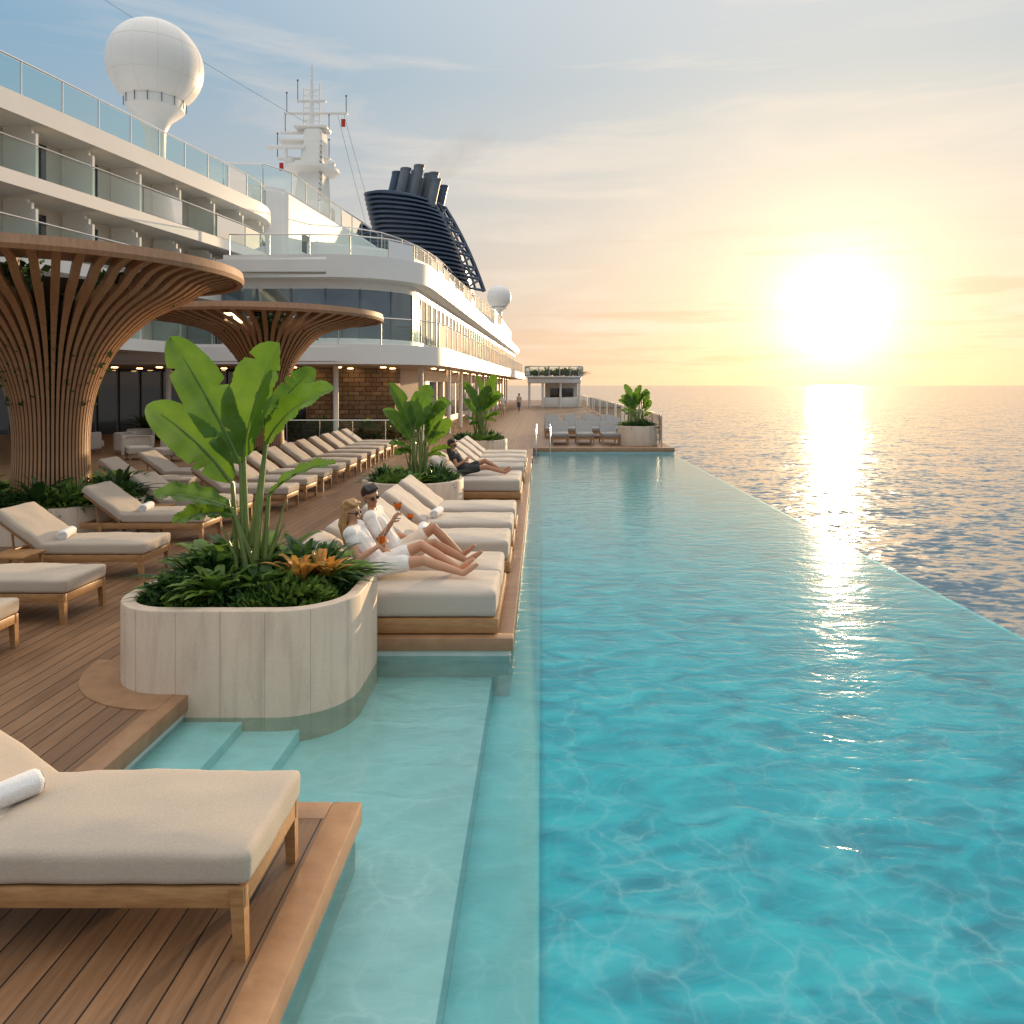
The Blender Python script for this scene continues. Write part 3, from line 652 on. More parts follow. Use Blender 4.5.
for z in (4.15,6.45,8.75):
    railing(bl,shift(bays,.12),z,1.0,0,'glassg',.028,False)
    for i in range(1,len(bays)-1):
        p=V(bays[i]).lerp(V(binn[i]),.16); q=V(binn[i]); u=(q-p).normalized(); s_=V((-u.y,u.x))*.05
        b=nb(); K=8
        for j in range(K):
            a0=p.lerp(q,j/K); a1=p.lerp(q,(j+1)/K); tt=min(1,(j+.8)/4.5); zt=.95+.83*math.sqrt(1-(1-tt)**2)
            prism(b,[tuple(a0-s_),tuple(a0+s_),tuple(a1+s_),tuple(a1-s_)],z,z+zt)
        obj('partition',b,'white',bl,False)
    for i in range(len(bays)-2):
        a=V(binn[i]).lerp(V(binn[i+1]),.25); c=V(binn[i]).lerp(V(binn[i+1]),.70)
        b=nb(); ribbon(b,[tuple(a),tuple(c)],z+.05,z+1.6); dr=obj('balcony_door',b,'window',bl,False)
        b=nb(); m=a.lerp(c,.5); u=(c-a).normalized()*.04
        ribbon(b,[tuple(m-u+V((.01,0))),tuple(m+u+V((.01,0)))],z+.05,z+1.6); obj('door_frame',b,'white',dr,False)
tr=thing('glass_railing','long curved glass railing along the top deck above the balconies','railing')
railing(tr,shift(edge,.25),11.05,1.1,1.5,'glassg',.035)
# ---------------------------------------------------------------- lounge block
lb=thing('lounge_block','white rounded ship deckhouse with a band of dark windows behind the pool','ship superstructure')
def plan(x0,xf,yf,r,x1,y1,n=10):
    pts=[(x0,yf)]; cx,cy=xf-r,yf+r
    for k in range(n+1):
        a=-PI/2+PI/2*k/n; pts.append((cx+r*math.cos(a),cy+r*math.sin(a)))
    m=5
    for k in range(1,m+1): pts.append((xf+(x1-xf)*k/m,cy+(y1-cy)*k/m))
    return pts
lo=plan(-30,-4.2,30.2,4.0,-2.2,112); b=nb(); prism(b,lo+[(-30,112)],3.35,4.15); rimbevel(b,.12,3); obj('lower_deck',b,'white',lb,True,40)
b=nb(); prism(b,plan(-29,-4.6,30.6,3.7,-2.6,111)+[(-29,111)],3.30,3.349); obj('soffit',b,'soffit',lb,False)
wl=plan(-13.5,-5.7,31.9,3.4,-3.6,110); b=nb(); ribbon(b,wl,4.15,4.5); ribbon(b,wl,6.6,7.0); obj('wall',b,'white',lb)
def polyres(pts,step):
    P=[V(p) for p in pts]; L_=sum((P[i+1]-P[i]).length for i in range(len(P)-1)); n=round(L_/step); st=L_/n; out=[]; 
    for j in range(n+1):
        t=j*st; acc=0
        for i in range(len(P)-1):
            sl=(P[i+1]-P[i]).length
            if acc+sl>=t-1e-6: out.append(tuple(P[i].lerp(P[i+1],min(1,max(0,(t-acc)/sl))))); break
            acc+=sl
    return out
ws=polyres(wl,1.45)
for i in range(len(ws)-1):
    a=V(ws[i]);c=V(ws[i+1]);u=(c-a).normalized()
    b=nb(); ribbon(b,[tuple(a+u*.05),tuple(c-u*.05)],4.5,6.6); wn_=obj('window',b,'lwindow',lb,False)
    b=nb(); n_=V((u.y,-u.x)); prism(b,[tuple(a-u*.05+n_*.03),tuple(a+u*.05+n_*.03),tuple(a+u*.05-n_*.05),tuple(a-u*.05-n_*.05)],4.5,6.6); obj('mullion',b,'grey' if i<9 else 'white',wn_,False)
rf=plan(-13.5,-5.0,31.2,3.9,-3.1,111); b=nb(); prism(b,rf+[(-13.5,111)],7.0,7.95); rimbevel(b,.22,4); obj('roof',b,'white',lb,True,40)
b=nb(); ribbon(b,[(-29,38),(-11.3,38)],0,3.3); obj('glazed_wall',b,'window',lb,False)
b=nb(); prism(b,[(-11.3,36.2),(-7.0,36.2),(-7.0,37.6),(-11.3,37.6)],0,3.3); obj('stone_wall',b,'wallstone',lb,False)
b=nb(); ribbon(b,[(-7.4,39),(-6.4,42),(-5.4,112)],0,3.3); obj('promenade_wall',b,'cream',lb,False)
sh=polyres([(-6.35,43),(-5.45,110)],3.0)
for i in range(len(sh)-1):
    a=V(sh[i])+V((.012,0));c=V(sh[i+1])+V((.012,0)); b=nb(); ribbon(b,[tuple(a.lerp(c,.12)),tuple(a.lerp(c,.85))],.4,2.7); obj('promenade_window',b,'window',lb,False)
for i in range(16):
    x=-28+i*1.1
    b=nb(); box(b,x,x+.07,37.91,37.98,0,3.3); obj('glazing_bar',b,'grey',lb,False)
for x,y in [(-19.5,31.5),(-15.6,31.5),(-12,31.5),(-8.6,31.6),(-5.4,34)]+[(-4.75+.03*k,39+5.5*k) for k in range(12)]:
    b=nb(); tube(b,[(x,y,0),(x,y,3.3)],.11,14); obj('column',b,'white',lb)
for k in range(26):
    y=36+2.8*k
    b=nb(); lathe(b,[(.12,3.27),(.12,3.297)],-5.1+.02*k,y,12); obj('ceiling_lamp',b,'lamp',lb,False)
for x in range(-27,-6,2):
    for y in (33.5,35.6):
        b=nb(); lathe(b,[(.13,3.27),(.13,3.297)],x,y,12); obj('ceiling_lamp',b,'lamp',lb,False)
r1=thing('glass_railing','glass railing round the deck below the dark window band','railing'); railing(r1,polyres(plan(-13.3,-4.4,30.4,3.8,-2.4,100),1.7),4.15,1.1,0,'glass',.03)
r2=thing('glass_railing','glass railing along the lounge roof edge under the mast','railing'); railing(r2,polyres(plan(-13.2,-5.6,31.9,3.5,-3.6,70),1.7),7.95,.95,0,'glass',.03)
uh=thing('upper_deckhouse','plain white upper deckhouse below the mast and funnel','ship superstructure')
b=nb(); prism(b,[(-24,38.5),(-14.2,37.5),(-13.0,38.5),(-11.6,58),(-24,58)],7.95,12.6); bmesh.ops.bevel(b,geom=b.edges[:],offset=.25,segments=3,affect='EDGES'); obj('house',b,'white',uh)
b=nb(); prism(b,smoothline([(-13.2,41),(-9.3,43),(-7.2,50),(-6.6,60),(-6.6,75),(-12,75),(-14,60)],1.0),7.95,10.4); rimbevel(b,.15,3); obj('funnel_deck',b,'white',uh)
b=nb(); prism(b,[(-9.5,76),(-4.6,76),(-4.2,108),(-9.5,108)],7.95,10.2); obj('aft_house',b,'white',uh,False)
for k in range(8):
    x=-13.0+1.4*(2.0+2.1*k)/19.5+.01
    b=nb(); ribbon(b,[(x,40.5+2.1*k),(x+.09,41.7+2.1*k)],9.7,10.7); obj('side_window',b,'window',uh,False)
r3=thing('glass_railing','railing on the upper deckhouse roof sloping away below the mast','railing'); railing(r3,[(-16,37.9),(-14.3,37.9),(-13.2,38.9),(-12.9,43),(-12.6,47.5),(-12.2,52),(-11.9,57.5)],12.6,1.1,2.0,'glass',.035)
r4=thing('glass_railing','railing on the rounded deck in front of the funnel','railing'); railing(r4,[(-12.8,41.6),(-9.5,43.4),(-7.5,50),(-6.9,60),(-6.9,74)],10.4,1.0,2.2,'glass',.035)
def radome(label,loc,r,sh_):
    t=thing('radome',label,'radar dome',loc)
    zc=sh_+r*.93
    b=nb(); ball(b,(0,0,zc),r,sub=5); obj('dome',b,'white',t)
    b=nb()
    for zz_ in (-.35,.35):
        rr=r*math.sqrt(1-zz_*zz_)+.004; lathe(b,[(rr,zc+r*zz_-.012),(rr,zc+r*zz_+.012)],seg=64)
    for k in range(6):
        a=PI*k/6; tube(b,[(math.cos(a)*math.cos(p)*(r-.008),math.sin(a)*math.cos(p)*(r-.008),zc+math.sin(p)*(r-.008)) for p in [2*PI*j/48 for j in range(49)]],.016,4)
    obj('panel_seam',b,'cream',t)
    b=nb(); lathe(b,[(r*.36,0),(r*.25,.5),(r*.21,sh_*.5),(r*.22,sh_*.74),(r*.34,sh_*.86),(r*.60,sh_*.97),(r*.62,sh_*1.06),(r*.5,sh_*1.10)],seg=40); obj('pedestal',b,'white',t)
    b=nb(); 
    for k in range(14):
        a=2*PI*k/14; x,y=r*.63*math.cos(a),r*.63*math.sin(a); tube(b,[(x,y,sh_*.98),(x,y,sh_*1.12)],.02,5)
    obj('rail_stub',b,'grey',t); return t
radome('big white radar dome on a flared pedestal, upper left',(-17.95,35,11.05),2.08,4.4)
radome('small distant white radar dome beyond the funnel',(-4.9,90,10.2),1.45,1.5)
ms=thing('radar_mast','white ship radar mast with cross arms and antennas','mast',(-14.6,48,12.6))
b=nb(); box(b,-1.15,1.15,-1.3,1.3,0,1.4,.1)
t_=nb(); bmesh.ops.create_cube(t_,size=1)
for v in t_.verts: k=.55 if v.co.z>0 else 1; v.co.x*=2.0*k; v.co.y*=2.3*k; v.co.z=(v.co.z+.5)*6.2; v.co.x+=(.25 if v.co.z>1 else 0)
bmesh.ops.bevel(t_,geom=t_.edges[:],offset=.12,segments=3,affect='EDGES'); merge(b,t_)
lathe(b,[(.9,3.2),(1.7,3.5),(1.7,3.7),(.7,3.75)],seg=32); box(b,-1.9,.8,-.7,.7,5.3,5.5,.05); box(b,-1.0,1.1,-.6,.6,6.2,6.38,.05); obj('column',b,'white',ms)
for zz_,hw,xo in ((4.3,1.7,-.5),(5.95,1.6,-.4),(7.2,2.0,0.3),(8.0,.9,0)):
    b=nb(); box(b,xo-hw,xo+hw,-.1,.1,zz_,zz_+.16,.04); obj('cross_arm',b,'white',ms)
b=nb(); tube(b,[(0,0,6.3),(0,0,10.4)],[.16,.05],8); tube(b,[(.5,0,6.3),(.5,0,9.2)],.05,6); tube(b,[(-.5,0,6.3),(-.5,0,8.9)],.05,6)
for k in range(6): tube(b,[(-.5,0,6.8+.4*k),(.5,0,6.8+.4*k)],.03,6); 
for k in range(3): tube(b,[(-.5,0,6.8+.8*k),(.5,0,7.2+.8*k)],.02,6)
obj('antenna_frame',b,'white',ms)
for x,z0,z1 in ((-2.2,4.5,6.0),(2.2,7.3,8.4),(-1.6,7.3,8.6),(1.1,4.4,5.6),(-1.7,6.0,7.3),(1.1,6.0,7.2),(-.9,8,9.4)):
    b=nb(); tube(b,[(x,0,z0),(x,0,z1)],.03,6); ball(b,(x,0,z1),.07,sub=2); obj('antenna',b,'grey',ms)
b=nb(); box(b,-2.6,-.2,-.9,-.72,4.75,5.0,.05); tube(b,[(-1.4,-.5,3.7),(-1.4,-.8,4.8)],.1,8); obj('radar_scanner',b,'white',ms)
b=nb(); ball(b,(-1.3,-.4,4.1),.32,sub=3); ball(b,(1.3,-.3,3.95),.28,sub=3); obj('small_dome',b,'white',ms)
b=nb(); 
for k in range(14): box(b,.78,.84,-1.35+.03*k,-1.0+.03*k,.4+.35*k,.44+.35*k)
obj('ladder',b,'grey',ms,False)
for i,(x,z0) in enumerate(((-2.05,3.6),(1.9,6.4))):
    b=nb(); prism(b,[(0,0),(.26,.03),(.25,.06),(0,.03)],0,.5); o=obj('signal_flag',b,'red',None,False); o.location=(-14.6+x,47.9,12.6+z0); tag(o,['small red signal flag hanging on the left of the mast','small red signal flag hanging on the right of the mast'][i],'flag')
for i,(a,c,lab) in enumerate((((-14.8,48,19.2),(-36,26,31.5),'thin stay cable running from the mast to the upper left'),((-13,48,20),(-12.6,55,13.7),'thin rigging line dropping behind the mast'),((-12.6,48,20),(-11.8,54,13.7),'second thin rigging line right of the mast'))):
    b=nb(); P=[V(a).lerp(V(c),k/16)-V((0,0,1.2*math.sin(PI*k/16)*(1 if i==0 else .1))) for k in range(17)]; tube(b,P,.011,5); tag(obj('stay_cable',b,'grey'),lab,'cable')
# funnel
fn=thing('funnel','dark navy louvred ship funnel with a cluster of exhaust pipes on top','funnel',(-10.2,64,10.4))
nl=20; HF=7.6
def fcx(z):
    t=z/HF; return 1.0-1.7*t-.8*t*t, 3.35-.10*t-.35*t**4, 4.8-.6*t-.3*t**4
b=nb(); rings=[]
for k in range(nl):
    for z,off in ((k/nl*HF,.10),(k/nl*HF+.15,.14),(k/nl*HF+.20,-.26),((k+1)/nl*HF-.01,-.26)):
        cx,hx,hy=fcx(z); rings.append([b.verts.new((x,y,z+(x*-.12)*(z/HF))) for x,y in rrect(cx,0,hx+off,hy+off,2.8,8)])
m=len(rings[0])
for i in range(len(rings)-1):
    for k in range(m): b.faces.new((rings[i][k],rings[i][(k+1)%m],rings[i+1][(k+1)%m],rings[i+1][k]))
b.faces.new(rings[-1]); obj('casing',b,'navy',fn,True,30)
for i,(x,y) in enumerate(((-1.9,-2.2),(-1.1,-2.9),(-1.4,-.9),(-.5,-1.5),(-.1,-2.7),(.4,-.6),(-.6,.6),(1.0,-1.6),(1.5,-2.6),(1.9,-.9))):
    hgt=1.9-.10*abs(i-4)-(.7 if i in (8,9) else 0)
    b=nb(); lathe(b,[(.42,6.6),(.42,8.0+hgt),(.45,8.0+hgt),(.45,8.15+hgt),(.34,8.15+hgt),(.34,7.8+hgt)],0,0,18)
    for v in b.verts: v.co.x+=x-(v.co.z-8)*-.22; v.co.y+=y
    obj('exhaust_pipe',b,'grey' if i%3 else 'navy',fn)
b=nb()
def FR(u,z):
    cx,hx,hy=fcx(z); w_=1.25*(1-.45*z/HF); x=cx+hx-.12+u*w_; return (x,-2.4+1.8*u,z-x*.12*z/HF)
def fb(u0,z0,u1,z1,r=.13): tube(b,[FR(u0+(u1-u0)*k/6,z0+(z1-z0)*k/6) for k in range(7)],r,6)
fb(1,0,1,7.3,.20); fb(0,7.3,1,7.3,.18); fb(.5,0,.5,7.3,.10); fb(0,0,0,7.3,.16)
for j in range(7):
    z=.1+1.02*j; fb(0,z,1,z,.12); fb(0,z,1,z+1.02,.10)
    if j%2: fb(1,z,0,z+1.02,.10)
obj('side_lattice',b,'navyl',fn)
b=nb(); ball(b,(0,0,0),1,3.9,2.2,1.4,3,Matrix.Rotation(R(-32),4,'Y')); o=obj('funnel_smoke',b,'smoke'); o.location=(-7.0,64,22.2); o['kind']='stuff'; tag(o,'faint brownish smoke drifting up from the funnel pipes','smoke')
# far bar
bar=thing('terrace_bar','small white two level terrace structure at the far end of the promenade','building')
b=nb(); box(b,-1.4,4.6,84,92,2.7,3.3,.1); box(b,-1.5,4.7,83.8,92,3.31,3.5,.04); obj('deck',b,'white',bar)
b=nb(); box(b,.6,4.4,88,92,0,2.7); obj('wall',b,'white',bar,False)
b=nb(); box(b,1.2,3.9,87.9,87.99,.9,2.1); obj('window',b,'window',bar,False)
for x in (-1.2,.3,2.3,4.4):
    b=nb(); tube(b,[(x,84.3,0),(x,84.3,2.7)],.13,8); obj('column',b,'white',bar)
b=nb(); box(b,.4,4.5,84.5,84.7,0,1.1,.03); obj('counter',b,'white',bar)
rb_=thing('glass_railing','glass railing on top of the far terrace structure','railing'); railing(rb_,[(-1.3,92),(-1.3,84.1),(4.5,84.1),(4.5,92)],3.5,1.1,1.2,'glass',.06)
for k in range(10): dm([K0,R0][k%2],(-1.0+.6*k,86,3.5),2.4+1.0*random.random(),'shrub in the row of greenery on the far terrace roof','greenery on the far terrace')
re=thing('glass_railing','glass railing on the seaward side beyond the pool end','railing'); railing(re,[(4.9,30.2),(5.15,31.5),(5.15,40),(5.15,70),(5.0,110)],0,1.25,2.2,'glass',.03)
rp=thing('glass_railing','short glass railing across the deck behind the far row of loungers','railing'); railing(rp,[(-10.4,30.8),(-5.0,30.8)],0,1.05,1.35,'glass',.025)
hr=thing('pool_handrail','chrome handrail curving down into the far end of the pool','handrail')
for s_ in (0,.55):
    b=nb(); tube(b,[tuple(V(p)) for p in smoothline([(-.15+s_,30.6,.0),(-.15+s_,30.5,.75),(-.15+s_,30.1,.9),(-.15+s_,29.2,.55),(-.15+s_,28.9,.1),(-.15+s_,28.85,-.5)],.12)],.022,8); obj('rail',b,'metal',hr)
def armchair(loc,rz,label,first=[None]):
    if first[0]:
        return dup(first[0],loc,rz,label)
    t=thing('armchair',label,'armchair',loc,rz,'pale armchairs outside the ship lounge'); first[0]=t
    b=nb(); cushion(b,-.36,.36,-.36,.36,.2,.44,.06,.03); obj('seat',b,'matt',t)
    b=nb(); pts=[(.40*math.cos(a),.40*math.sin(a)) for a in [PI*.5+PI*k/14*1.0 for k in range(15)]]; o2=[(x*1.25,y*1.25) for x,y in pts]; prism(b,pts+o2[::-1],.15,.78); bmesh.ops.bevel(b,geom=[e for e in b.edges],offset=.03,segments=2,affect='EDGES'); obj('backrest',b,'matt',t)
    for sx in (-1,1):
        for sy in (-1,1):
            b=nb(); tube(b,[(sx*.3,sy*.3,0),(sx*.27,sy*.27,.2)],.02,6); obj('leg',b,'teak',t)
    return t
for k,(x,y) in enumerate(((-14.9,27.2),(-13.6,28),(-12.6,26.8),(-13.9,29.4),(-15.6,29.3),(-11.6,28.6),(-16.6,27.6),(-12.7,30.1),(-12.2,24.6),(-13.5,25.2))): armchair((x,y,0),k*1.3,'pale tub armchair outside the ship lounge, seen beneath the timber canopies')
# ---------------------------------------------------------------- people
def bake(bm,name,mat,parent,vox,it=3,fac=.5):
    me=bpy.data.meshes.new('tmp'); bm.to_mesh(me); bm.free(); o=bpy.data.objects.new('tmp',me); col.objects.link(o)
    md=o.modifiers.new('r','REMESH'); md.mode='VOXEL'; md.voxel_size=vox
    sm=o.modifiers.new('s','SMOOTH'); sm.iterations=it; sm.factor=fac
    dg=bpy.context.evaluated_depsgraph_get(); dg.update(); m2=bpy.data.meshes.new_from_object(o.evaluated_get(dg))
    bpy.data.objects.remove(o); bpy.data.meshes.remove(me)
    m2.name=name; m2.materials.clear(); m2.materials.append(M[mat]); m2.polygons.foreach_set('use_smooth',[True]*len(m2.polygons))
    return link(name,m2,parent)
def hand(bm,w,d,nrm,curl=1.0,thumb=1):
    d=d.normalized(); side=d.cross(nrm).normalized(); nrm=side.cross(d).normalized()
    pe=w+d*.085
    for k in range(4):
        s_=side*(.03-.02*k); capsule(bm,w+s_*.5+d*.01,pe+s_,.016,.0135,8)
        ln=(.034,.04,.038,.028)[k]; a=.5*curl; p=pe+s_; dd=d
        for j in range(3):
            dd=(dd*math.cos(a)+nrm*math.sin(a)).normalized() if j else (d*math.cos(a*.6)+nrm*math.sin(a*.6)).normalized()
            q=p+dd*ln*(1-.2*j); capsule(bm,p,q,.0095-.001*j,.0088-.001*j,8); p=q
            nn=side.cross(dd); nrm2=nn if nn.dot(nrm)>0 else -nn; 
            dd=(dd*math.cos(a)+nrm2*math.sin(a)).normalized()
    t0=w+d*.025+side*.028*thumb; t1=t0+(d*.5+side*.7*thumb+nrm*.5).normalized()*.038; t2=t1+(d*.7+nrm*.7).normalized()*.032
    capsule(bm,t0,t1,.014,.0115,8); capsule(bm,t1,t2,.0115,.009,8)
def person(label,J,skin,top,bottom,hair,long_,vox=.007,group=None,glasses=True,f=None):
    pel=V(J['pel']); t=thing('person',label,'person',(pel.x,pel.y,J.get('z0',0)),0,group); O=V(t.location)
    g_=lambda k: V(J[k])-O
    pel=g_('pel'); ch=g_('chest'); nk=g_('neck'); hd=g_('head'); fw=V(J['look']).normalized(); upv=(hd-nk).normalized(); upv=(upv-fw*upv.dot(fw)).normalized(); sd=fw.cross(upv).normalized()
    b=nb(); wst=pel.lerp(ch,.5)
    SL,SR,HL,HR=g_('sl'),g_('sr'),g_('hl'),g_('hr'); sdt=(SR-SL).normalized()
    for s_ in (-1,1):
        capsule(b,pel+sdt*.05*s_,wst+sdt*.035*s_,.105,.09); capsule(b,wst+sdt*.035*s_,ch+sdt*.055*s_,.09,.105)
    capsule(b,ch,nk,.09,.05); capsule(b,SL,SR,.062,.062); capsule(b,SL,nk,.055,.045); capsule(b,SR,nk,.055,.045); capsule(b,nk-(hd-nk)*.2,hd,.052,.05); capsule(b,HL,HR,.095,.095)
    capsule(b,hd+upv*.025-fw*.012,hd+upv*.03+fw*.012,.083,.078); capsule(b,hd+upv*.0+fw*.02,hd-upv*.075+fw*.045,.066,.034)
    capsule(b,hd+upv*.025+fw*.092,hd-upv*.012+fw*.112,.009,.014,8); capsule(b,hd+upv*.04+fw*.083+sd*.03,hd+upv*.04+fw*.083-sd*.03,.013,.013,8)
    for s_ in (-1,1): ball(b,hd+sd*.083*s_+upv*.005-fw*.005,.02,.6,.8,1.3,2)
    capsule(b,hd-upv*.042+fw*.083-sd*.015,hd-upv*.042+fw*.083+sd*.015,.012,.012,8)
    for s_ in 'lr':
        Sh,El,Wr=g_('s'+s_),g_('e'+s_),g_('w'+s_); capsule(b,Sh,El,.05,.038); capsule(b,El,Wr,.038,.026)
        hd_=V(J.get('hd'+s_,tuple(Wr-El))); pn=V(J.get('hn'+s_,(0,0,-1))); hand(b,Wr,hd_,pn,J.get('curl'+s_,.6),1 if s_=='l' else -1)
        Hp,Kn,An=g_('h'+s_),g_('k'+s_),g_('a'+s_); capsule(b,Hp,Kn,.088,.055); 
        md=Kn.lerp(An,.35); capsule(b,Kn,md,.052,.053); capsule(b,md,An,.053,.034)
        To=g_('t'+s_); capsule(b,An,An.lerp(To,.5),.034,.032); capsule(b,An.lerp(To,.5),To,.034,.022)
    bake(b,'body',skin,t,vox)
    e=.016
    b=nb()
    for s_ in (-1,1):
        capsule(b,pel.lerp(wst,.1)+sdt*.05*s_,wst+sdt*.037*s_,.105+e*1.3,.092+e*1.2); capsule(b,wst+sdt*.037*s_,ch+sdt*.055*s_,.092+e*1.2,.105+e)
    capsule(b,SL,SR,.062+e,.062+e)
    for s_ in 'lr': Sh,El=g_('s'+s_),g_('e'+s_); capsule(b,Sh,Sh.lerp(El,J.get('sleeve',.55)),.052+e,.05+e)
    bake(b,'shirt',top,t,max(vox,.009),2)
    b=nb(); capsule(b,HL,HR,.097+e,.097+e); capsule(b,pel,pel+(wst-pel)*.2,.11+e,.11+e)
    for s_ in 'lr': Hp,Kn=g_('h'+s_),g_('k'+s_); capsule(b,Hp,Hp.lerp(Kn,J.get('short',.5)),.09+e,.078+e)
    bake(b,'shorts' if not long_ else 'skirt',bottom,t,max(vox,.009),2)
    b=nb(); capsule(b,hd+upv*.052-fw*.032,hd+upv*.072-fw*.004,.092,.082)
    capsule(b,hd-fw*.045+upv*.02,hd-fw*.05-upv*.035,.075,.055)
    for k in range(7):
        a=-1.1+.37*k; capsule(b,hd+upv*.125-fw*.02+sd*.06*math.sin(a),hd+upv*.105+fw*.058+sd*.062*math.sin(a),.026,.018,8)
    if long_:
        for s_ in (-1,0,1):
            p0=hd+upv*.03-fw*.04+sd*.05*s_; p1=hd-upv*.12-fw*.04+sd*.095*s_; p2=p1-upv*.20+sd*.03*s_+fw*.07*abs(s_); capsule(b,p0,p1,.048,.046); capsule(b,p1,p2,.044,.016)
            if s_: capsule(b,p1+fw*.02,p2+fw*.05+V((0,0,-.04)),.034,.012)
    bake(b,'hair',hair,t,max(vox,.007),2)
    if glasses:
        b=nb()
        for s_ in (-1,1):
            m_=Matrix.Translation(hd+upv*.010+fw*.092+sd*.031*s_)@Matrix((sd,upv,fw)).transposed().to_4x4(); t_=nb(); bmesh.ops.create_icosphere(t_,subdivisions=3,radius=1); bmesh.ops.transform(t_,matrix=m_@Matrix.Diagonal((.026,.020,.010,1)),verts=t_.verts); merge(b,t_)
            tube(b,[hd+upv*.016+fw*.086+sd*.055*s_,hd+upv*.016-fw*.0+sd*.088*s_],.0035,6)
        tube(b,[hd+upv*.014+fw*.098-sd*.03,hd+upv*.014+fw*.098+sd*.03],.0035,6); obj('sunglasses',b,'lens',t)
    b=nb(); capsule(b,hd-upv*.043+fw*.0945-sd*.016,hd-upv*.043+fw*.0945+sd*.016,.0055,.0055,8); obj('lips',b,'lip',t)
    return t
WY=8.04
wj=dict(pel=(-1.76,WY,.56),chest=(-1.95,WY+.02,.84),neck=(-2.02,WY+.03,1.01),head=(-2.03,WY+.02,1.13),look=(.93,-.34,-.12),
 sl=(-1.99,WY+.18,.95),sr=(-2.00,WY-.14,.93),el=(-1.84,WY+.24,.71),er=(-1.90,WY-.24,.68),wl=(-1.66,WY+.12,.70),wr=(-1.72,WY-.16,.79),
 hdr=(.5,.25,.45),hnr=(.35,.5,-.1),curlr=1.0,hl=(-1.70,WY+.09,.57),hr=(-1.70,WY-.09,.57),kl=(-1.29,WY+.10,.76),kr=(-1.24,WY-.09,.64),
 al=(-.86,WY+.02,.53),ar=(-.81,WY-.09,.505),tl=(-.72,WY+.0,.63),tr=(-.67,WY-.1,.60),short=.55,sleeve=.3)
person('woman with long blond hair and sunglasses in white on the double daybed, nearer the camera',wj,'skin','cloth','cloth','blond',True)
MY=8.58
mj=dict(pel=(-1.66,MY,.58),chest=(-1.85,MY-.02,.91),neck=(-1.91,MY-.04,1.10),head=(-1.92,MY-.07,1.23),look=(.70,-.70,-.16),
 sl=(-1.90,MY+.17,1.03),sr=(-1.90,MY-.21,1.02),el=(-1.80,MY+.28,.76),er=(-1.77,MY-.28,.79),wl=(-1.58,MY+.15,.74),wr=(-1.64,MY-.30,.98),
 hdr=(.35,.1,.6),hnr=(.6,.3,0),curlr=1.0,hl=(-1.62,MY+.1,.58),hr=(-1.62,MY-.1,.58),kl=(-1.24,MY+.14,.84),kr=(-1.20,MY-.10,.71),
 al=(-.90,MY+.05,.54),ar=(-.82,MY-.1,.51),tl=(-.76,MY+.05,.65),tr=(-.67,MY-.1,.61),short=.62,sleeve=.7)
person('man with dark hair and sunglasses in white shirt holding up an orange cocktail',mj,'skin2','cloth','beige','brown',False)
def shiftJ(J,dx,dy,dz=0):
    o={}
    for k,v in J.items():
        o[k]=(v[0]+dx,v[1]+dy,v[2]+dz) if isinstance(v,tuple) and k not in('look','hdr','hnr','hdl','hnl') else v
    return o
person('dark haired woman in black lying on the far double daybed beyond the second planter',shiftJ(wj,.02,9.1),'skin2','blackcloth','blackcloth','brown',True,.012)
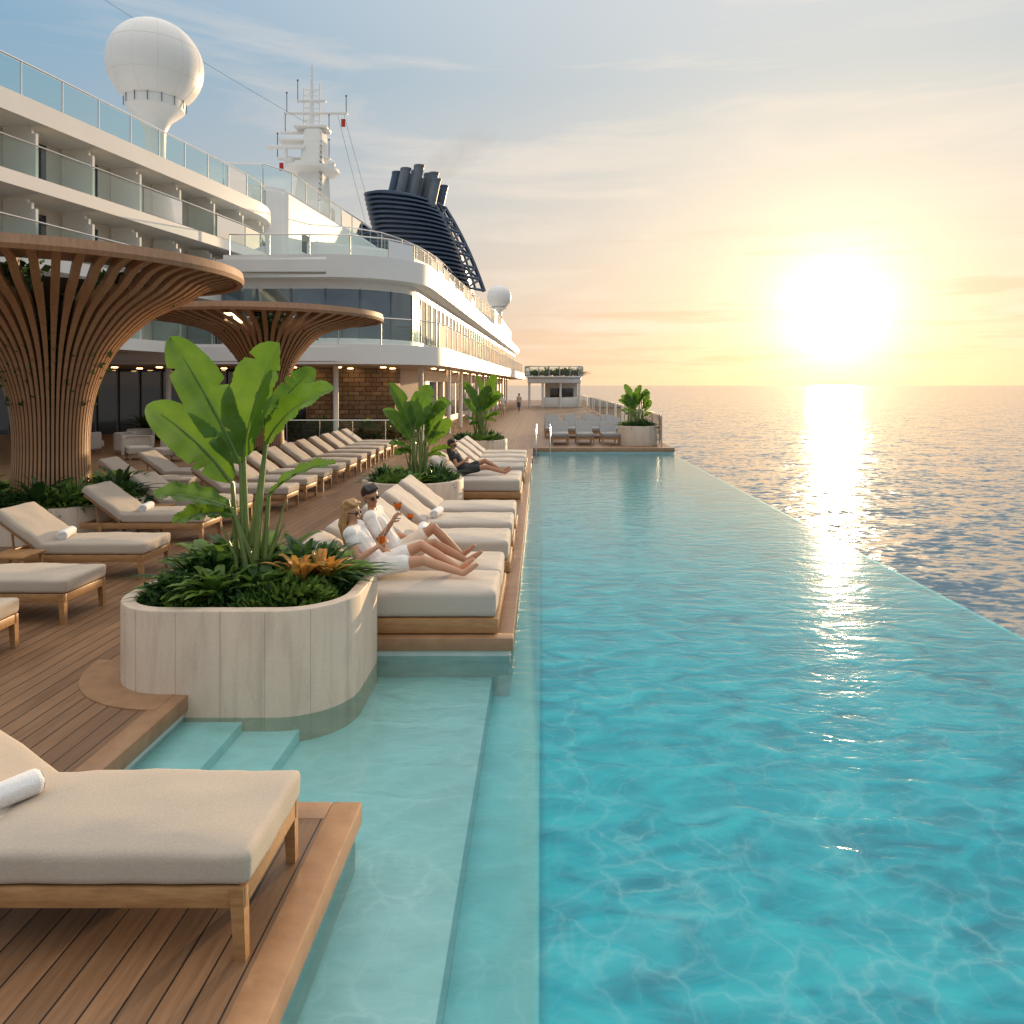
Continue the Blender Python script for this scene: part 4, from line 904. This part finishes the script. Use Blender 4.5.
def stand(x,y,a):
    c,s_=math.cos(a),math.sin(a)
    def q(u,v,z): return (x+c*u-s_*v,y+s_*u+c*v,z)
    return dict(pel=q(0,0,.95),chest=q(0,0,1.28),neck=q(0,0,1.46),head=q(0,.02,1.6),look=(-s_,c,-.05),sl=q(-.18,0,1.4),sr=q(.18,0,1.4),el=q(-.24,-.03,1.12),er=q(.24,-.03,1.12),wl=q(-.22,.12,.9),wr=q(.22,.14,.95),
     hl=q(-.09,0,.9),hr=q(.09,0,.9),kl=q(-.1,.06,.5),kr=q(.1,-.04,.5),al=q(-.1,.02,.07),ar=q(.1,-.12,.07),tl=q(-.11,.18,.03),tr=q(.11,.04,.03),short=.9)
for (x,y,a,tp,bt,lab) in ((-3.0,60,0,'cloth','beige','person in white shirt and beige shorts standing far along the promenade'),(-1.9,68,2.6,'beige','blue','person in beige top and blue shorts on the far promenade by the terrace')):
    person(lab,stand(x,y,a),'skin2',tp,bt,'brown',False,.02,glasses=False)
def drink(loc,label,stem):
    t=thing('cocktail_glass',label,'drink',loc)
    b=nb()
    if stem: prof=[(.034,0),(.034,.004),(.005,.008),(.005,.08),(.02,.09),(.042,.13),(.044,.18),(.042,.18),(.039,.13),(.018,.095)]
    else: prof=[(.03,0),(.038,.14),(.036,.14),(.028,.01)]
    lathe(b,prof,seg=20); obj('glass',b,'glass',t)
    b=nb(); lathe(b,[(.001,.096),(.018,.098),(.043,.13),(.0445,.172),(.001,.172)] if stem else [(.001,.01),(.031,.01),(.0385,.125),(.001,.125)],seg=20); obj('juice',b,'drink',t)
    b=nb(); tube(b,[(.005,0,.1),(.045,0,.23)],.003,6); obj('straw',b,'cloth',t); return t
drink((-1.575,MY-.275,1.02),'stemmed glass of orange cocktail held up by the man',True)
drink((-1.665,WY-.13,.785),'tumbler of orange cocktail held by the woman',False)
drink((-1.9,11.0,.436),'stemmed orange cocktail on the side table between the first two single daybeds',True)
# ---------------------------------------------------------------- camera
cam=bpy.data.cameras.new('camera'); co_=bpy.data.objects.new('camera',cam); col.objects.link(co_)
co_.location=(0,0,2.5); co_.rotation_euler=(PI/2,0,0); cam.sensor_width=36; cam.lens=36*750/1024; cam.shift_x=-28/1024; cam.shift_y=-127/1024; cam.clip_end=60000; cam.clip_start=.05
scn.camera=co_
scn.view_settings.view_transform='Standard'; scn.view_settings.look='None'; scn.view_settings.exposure=0
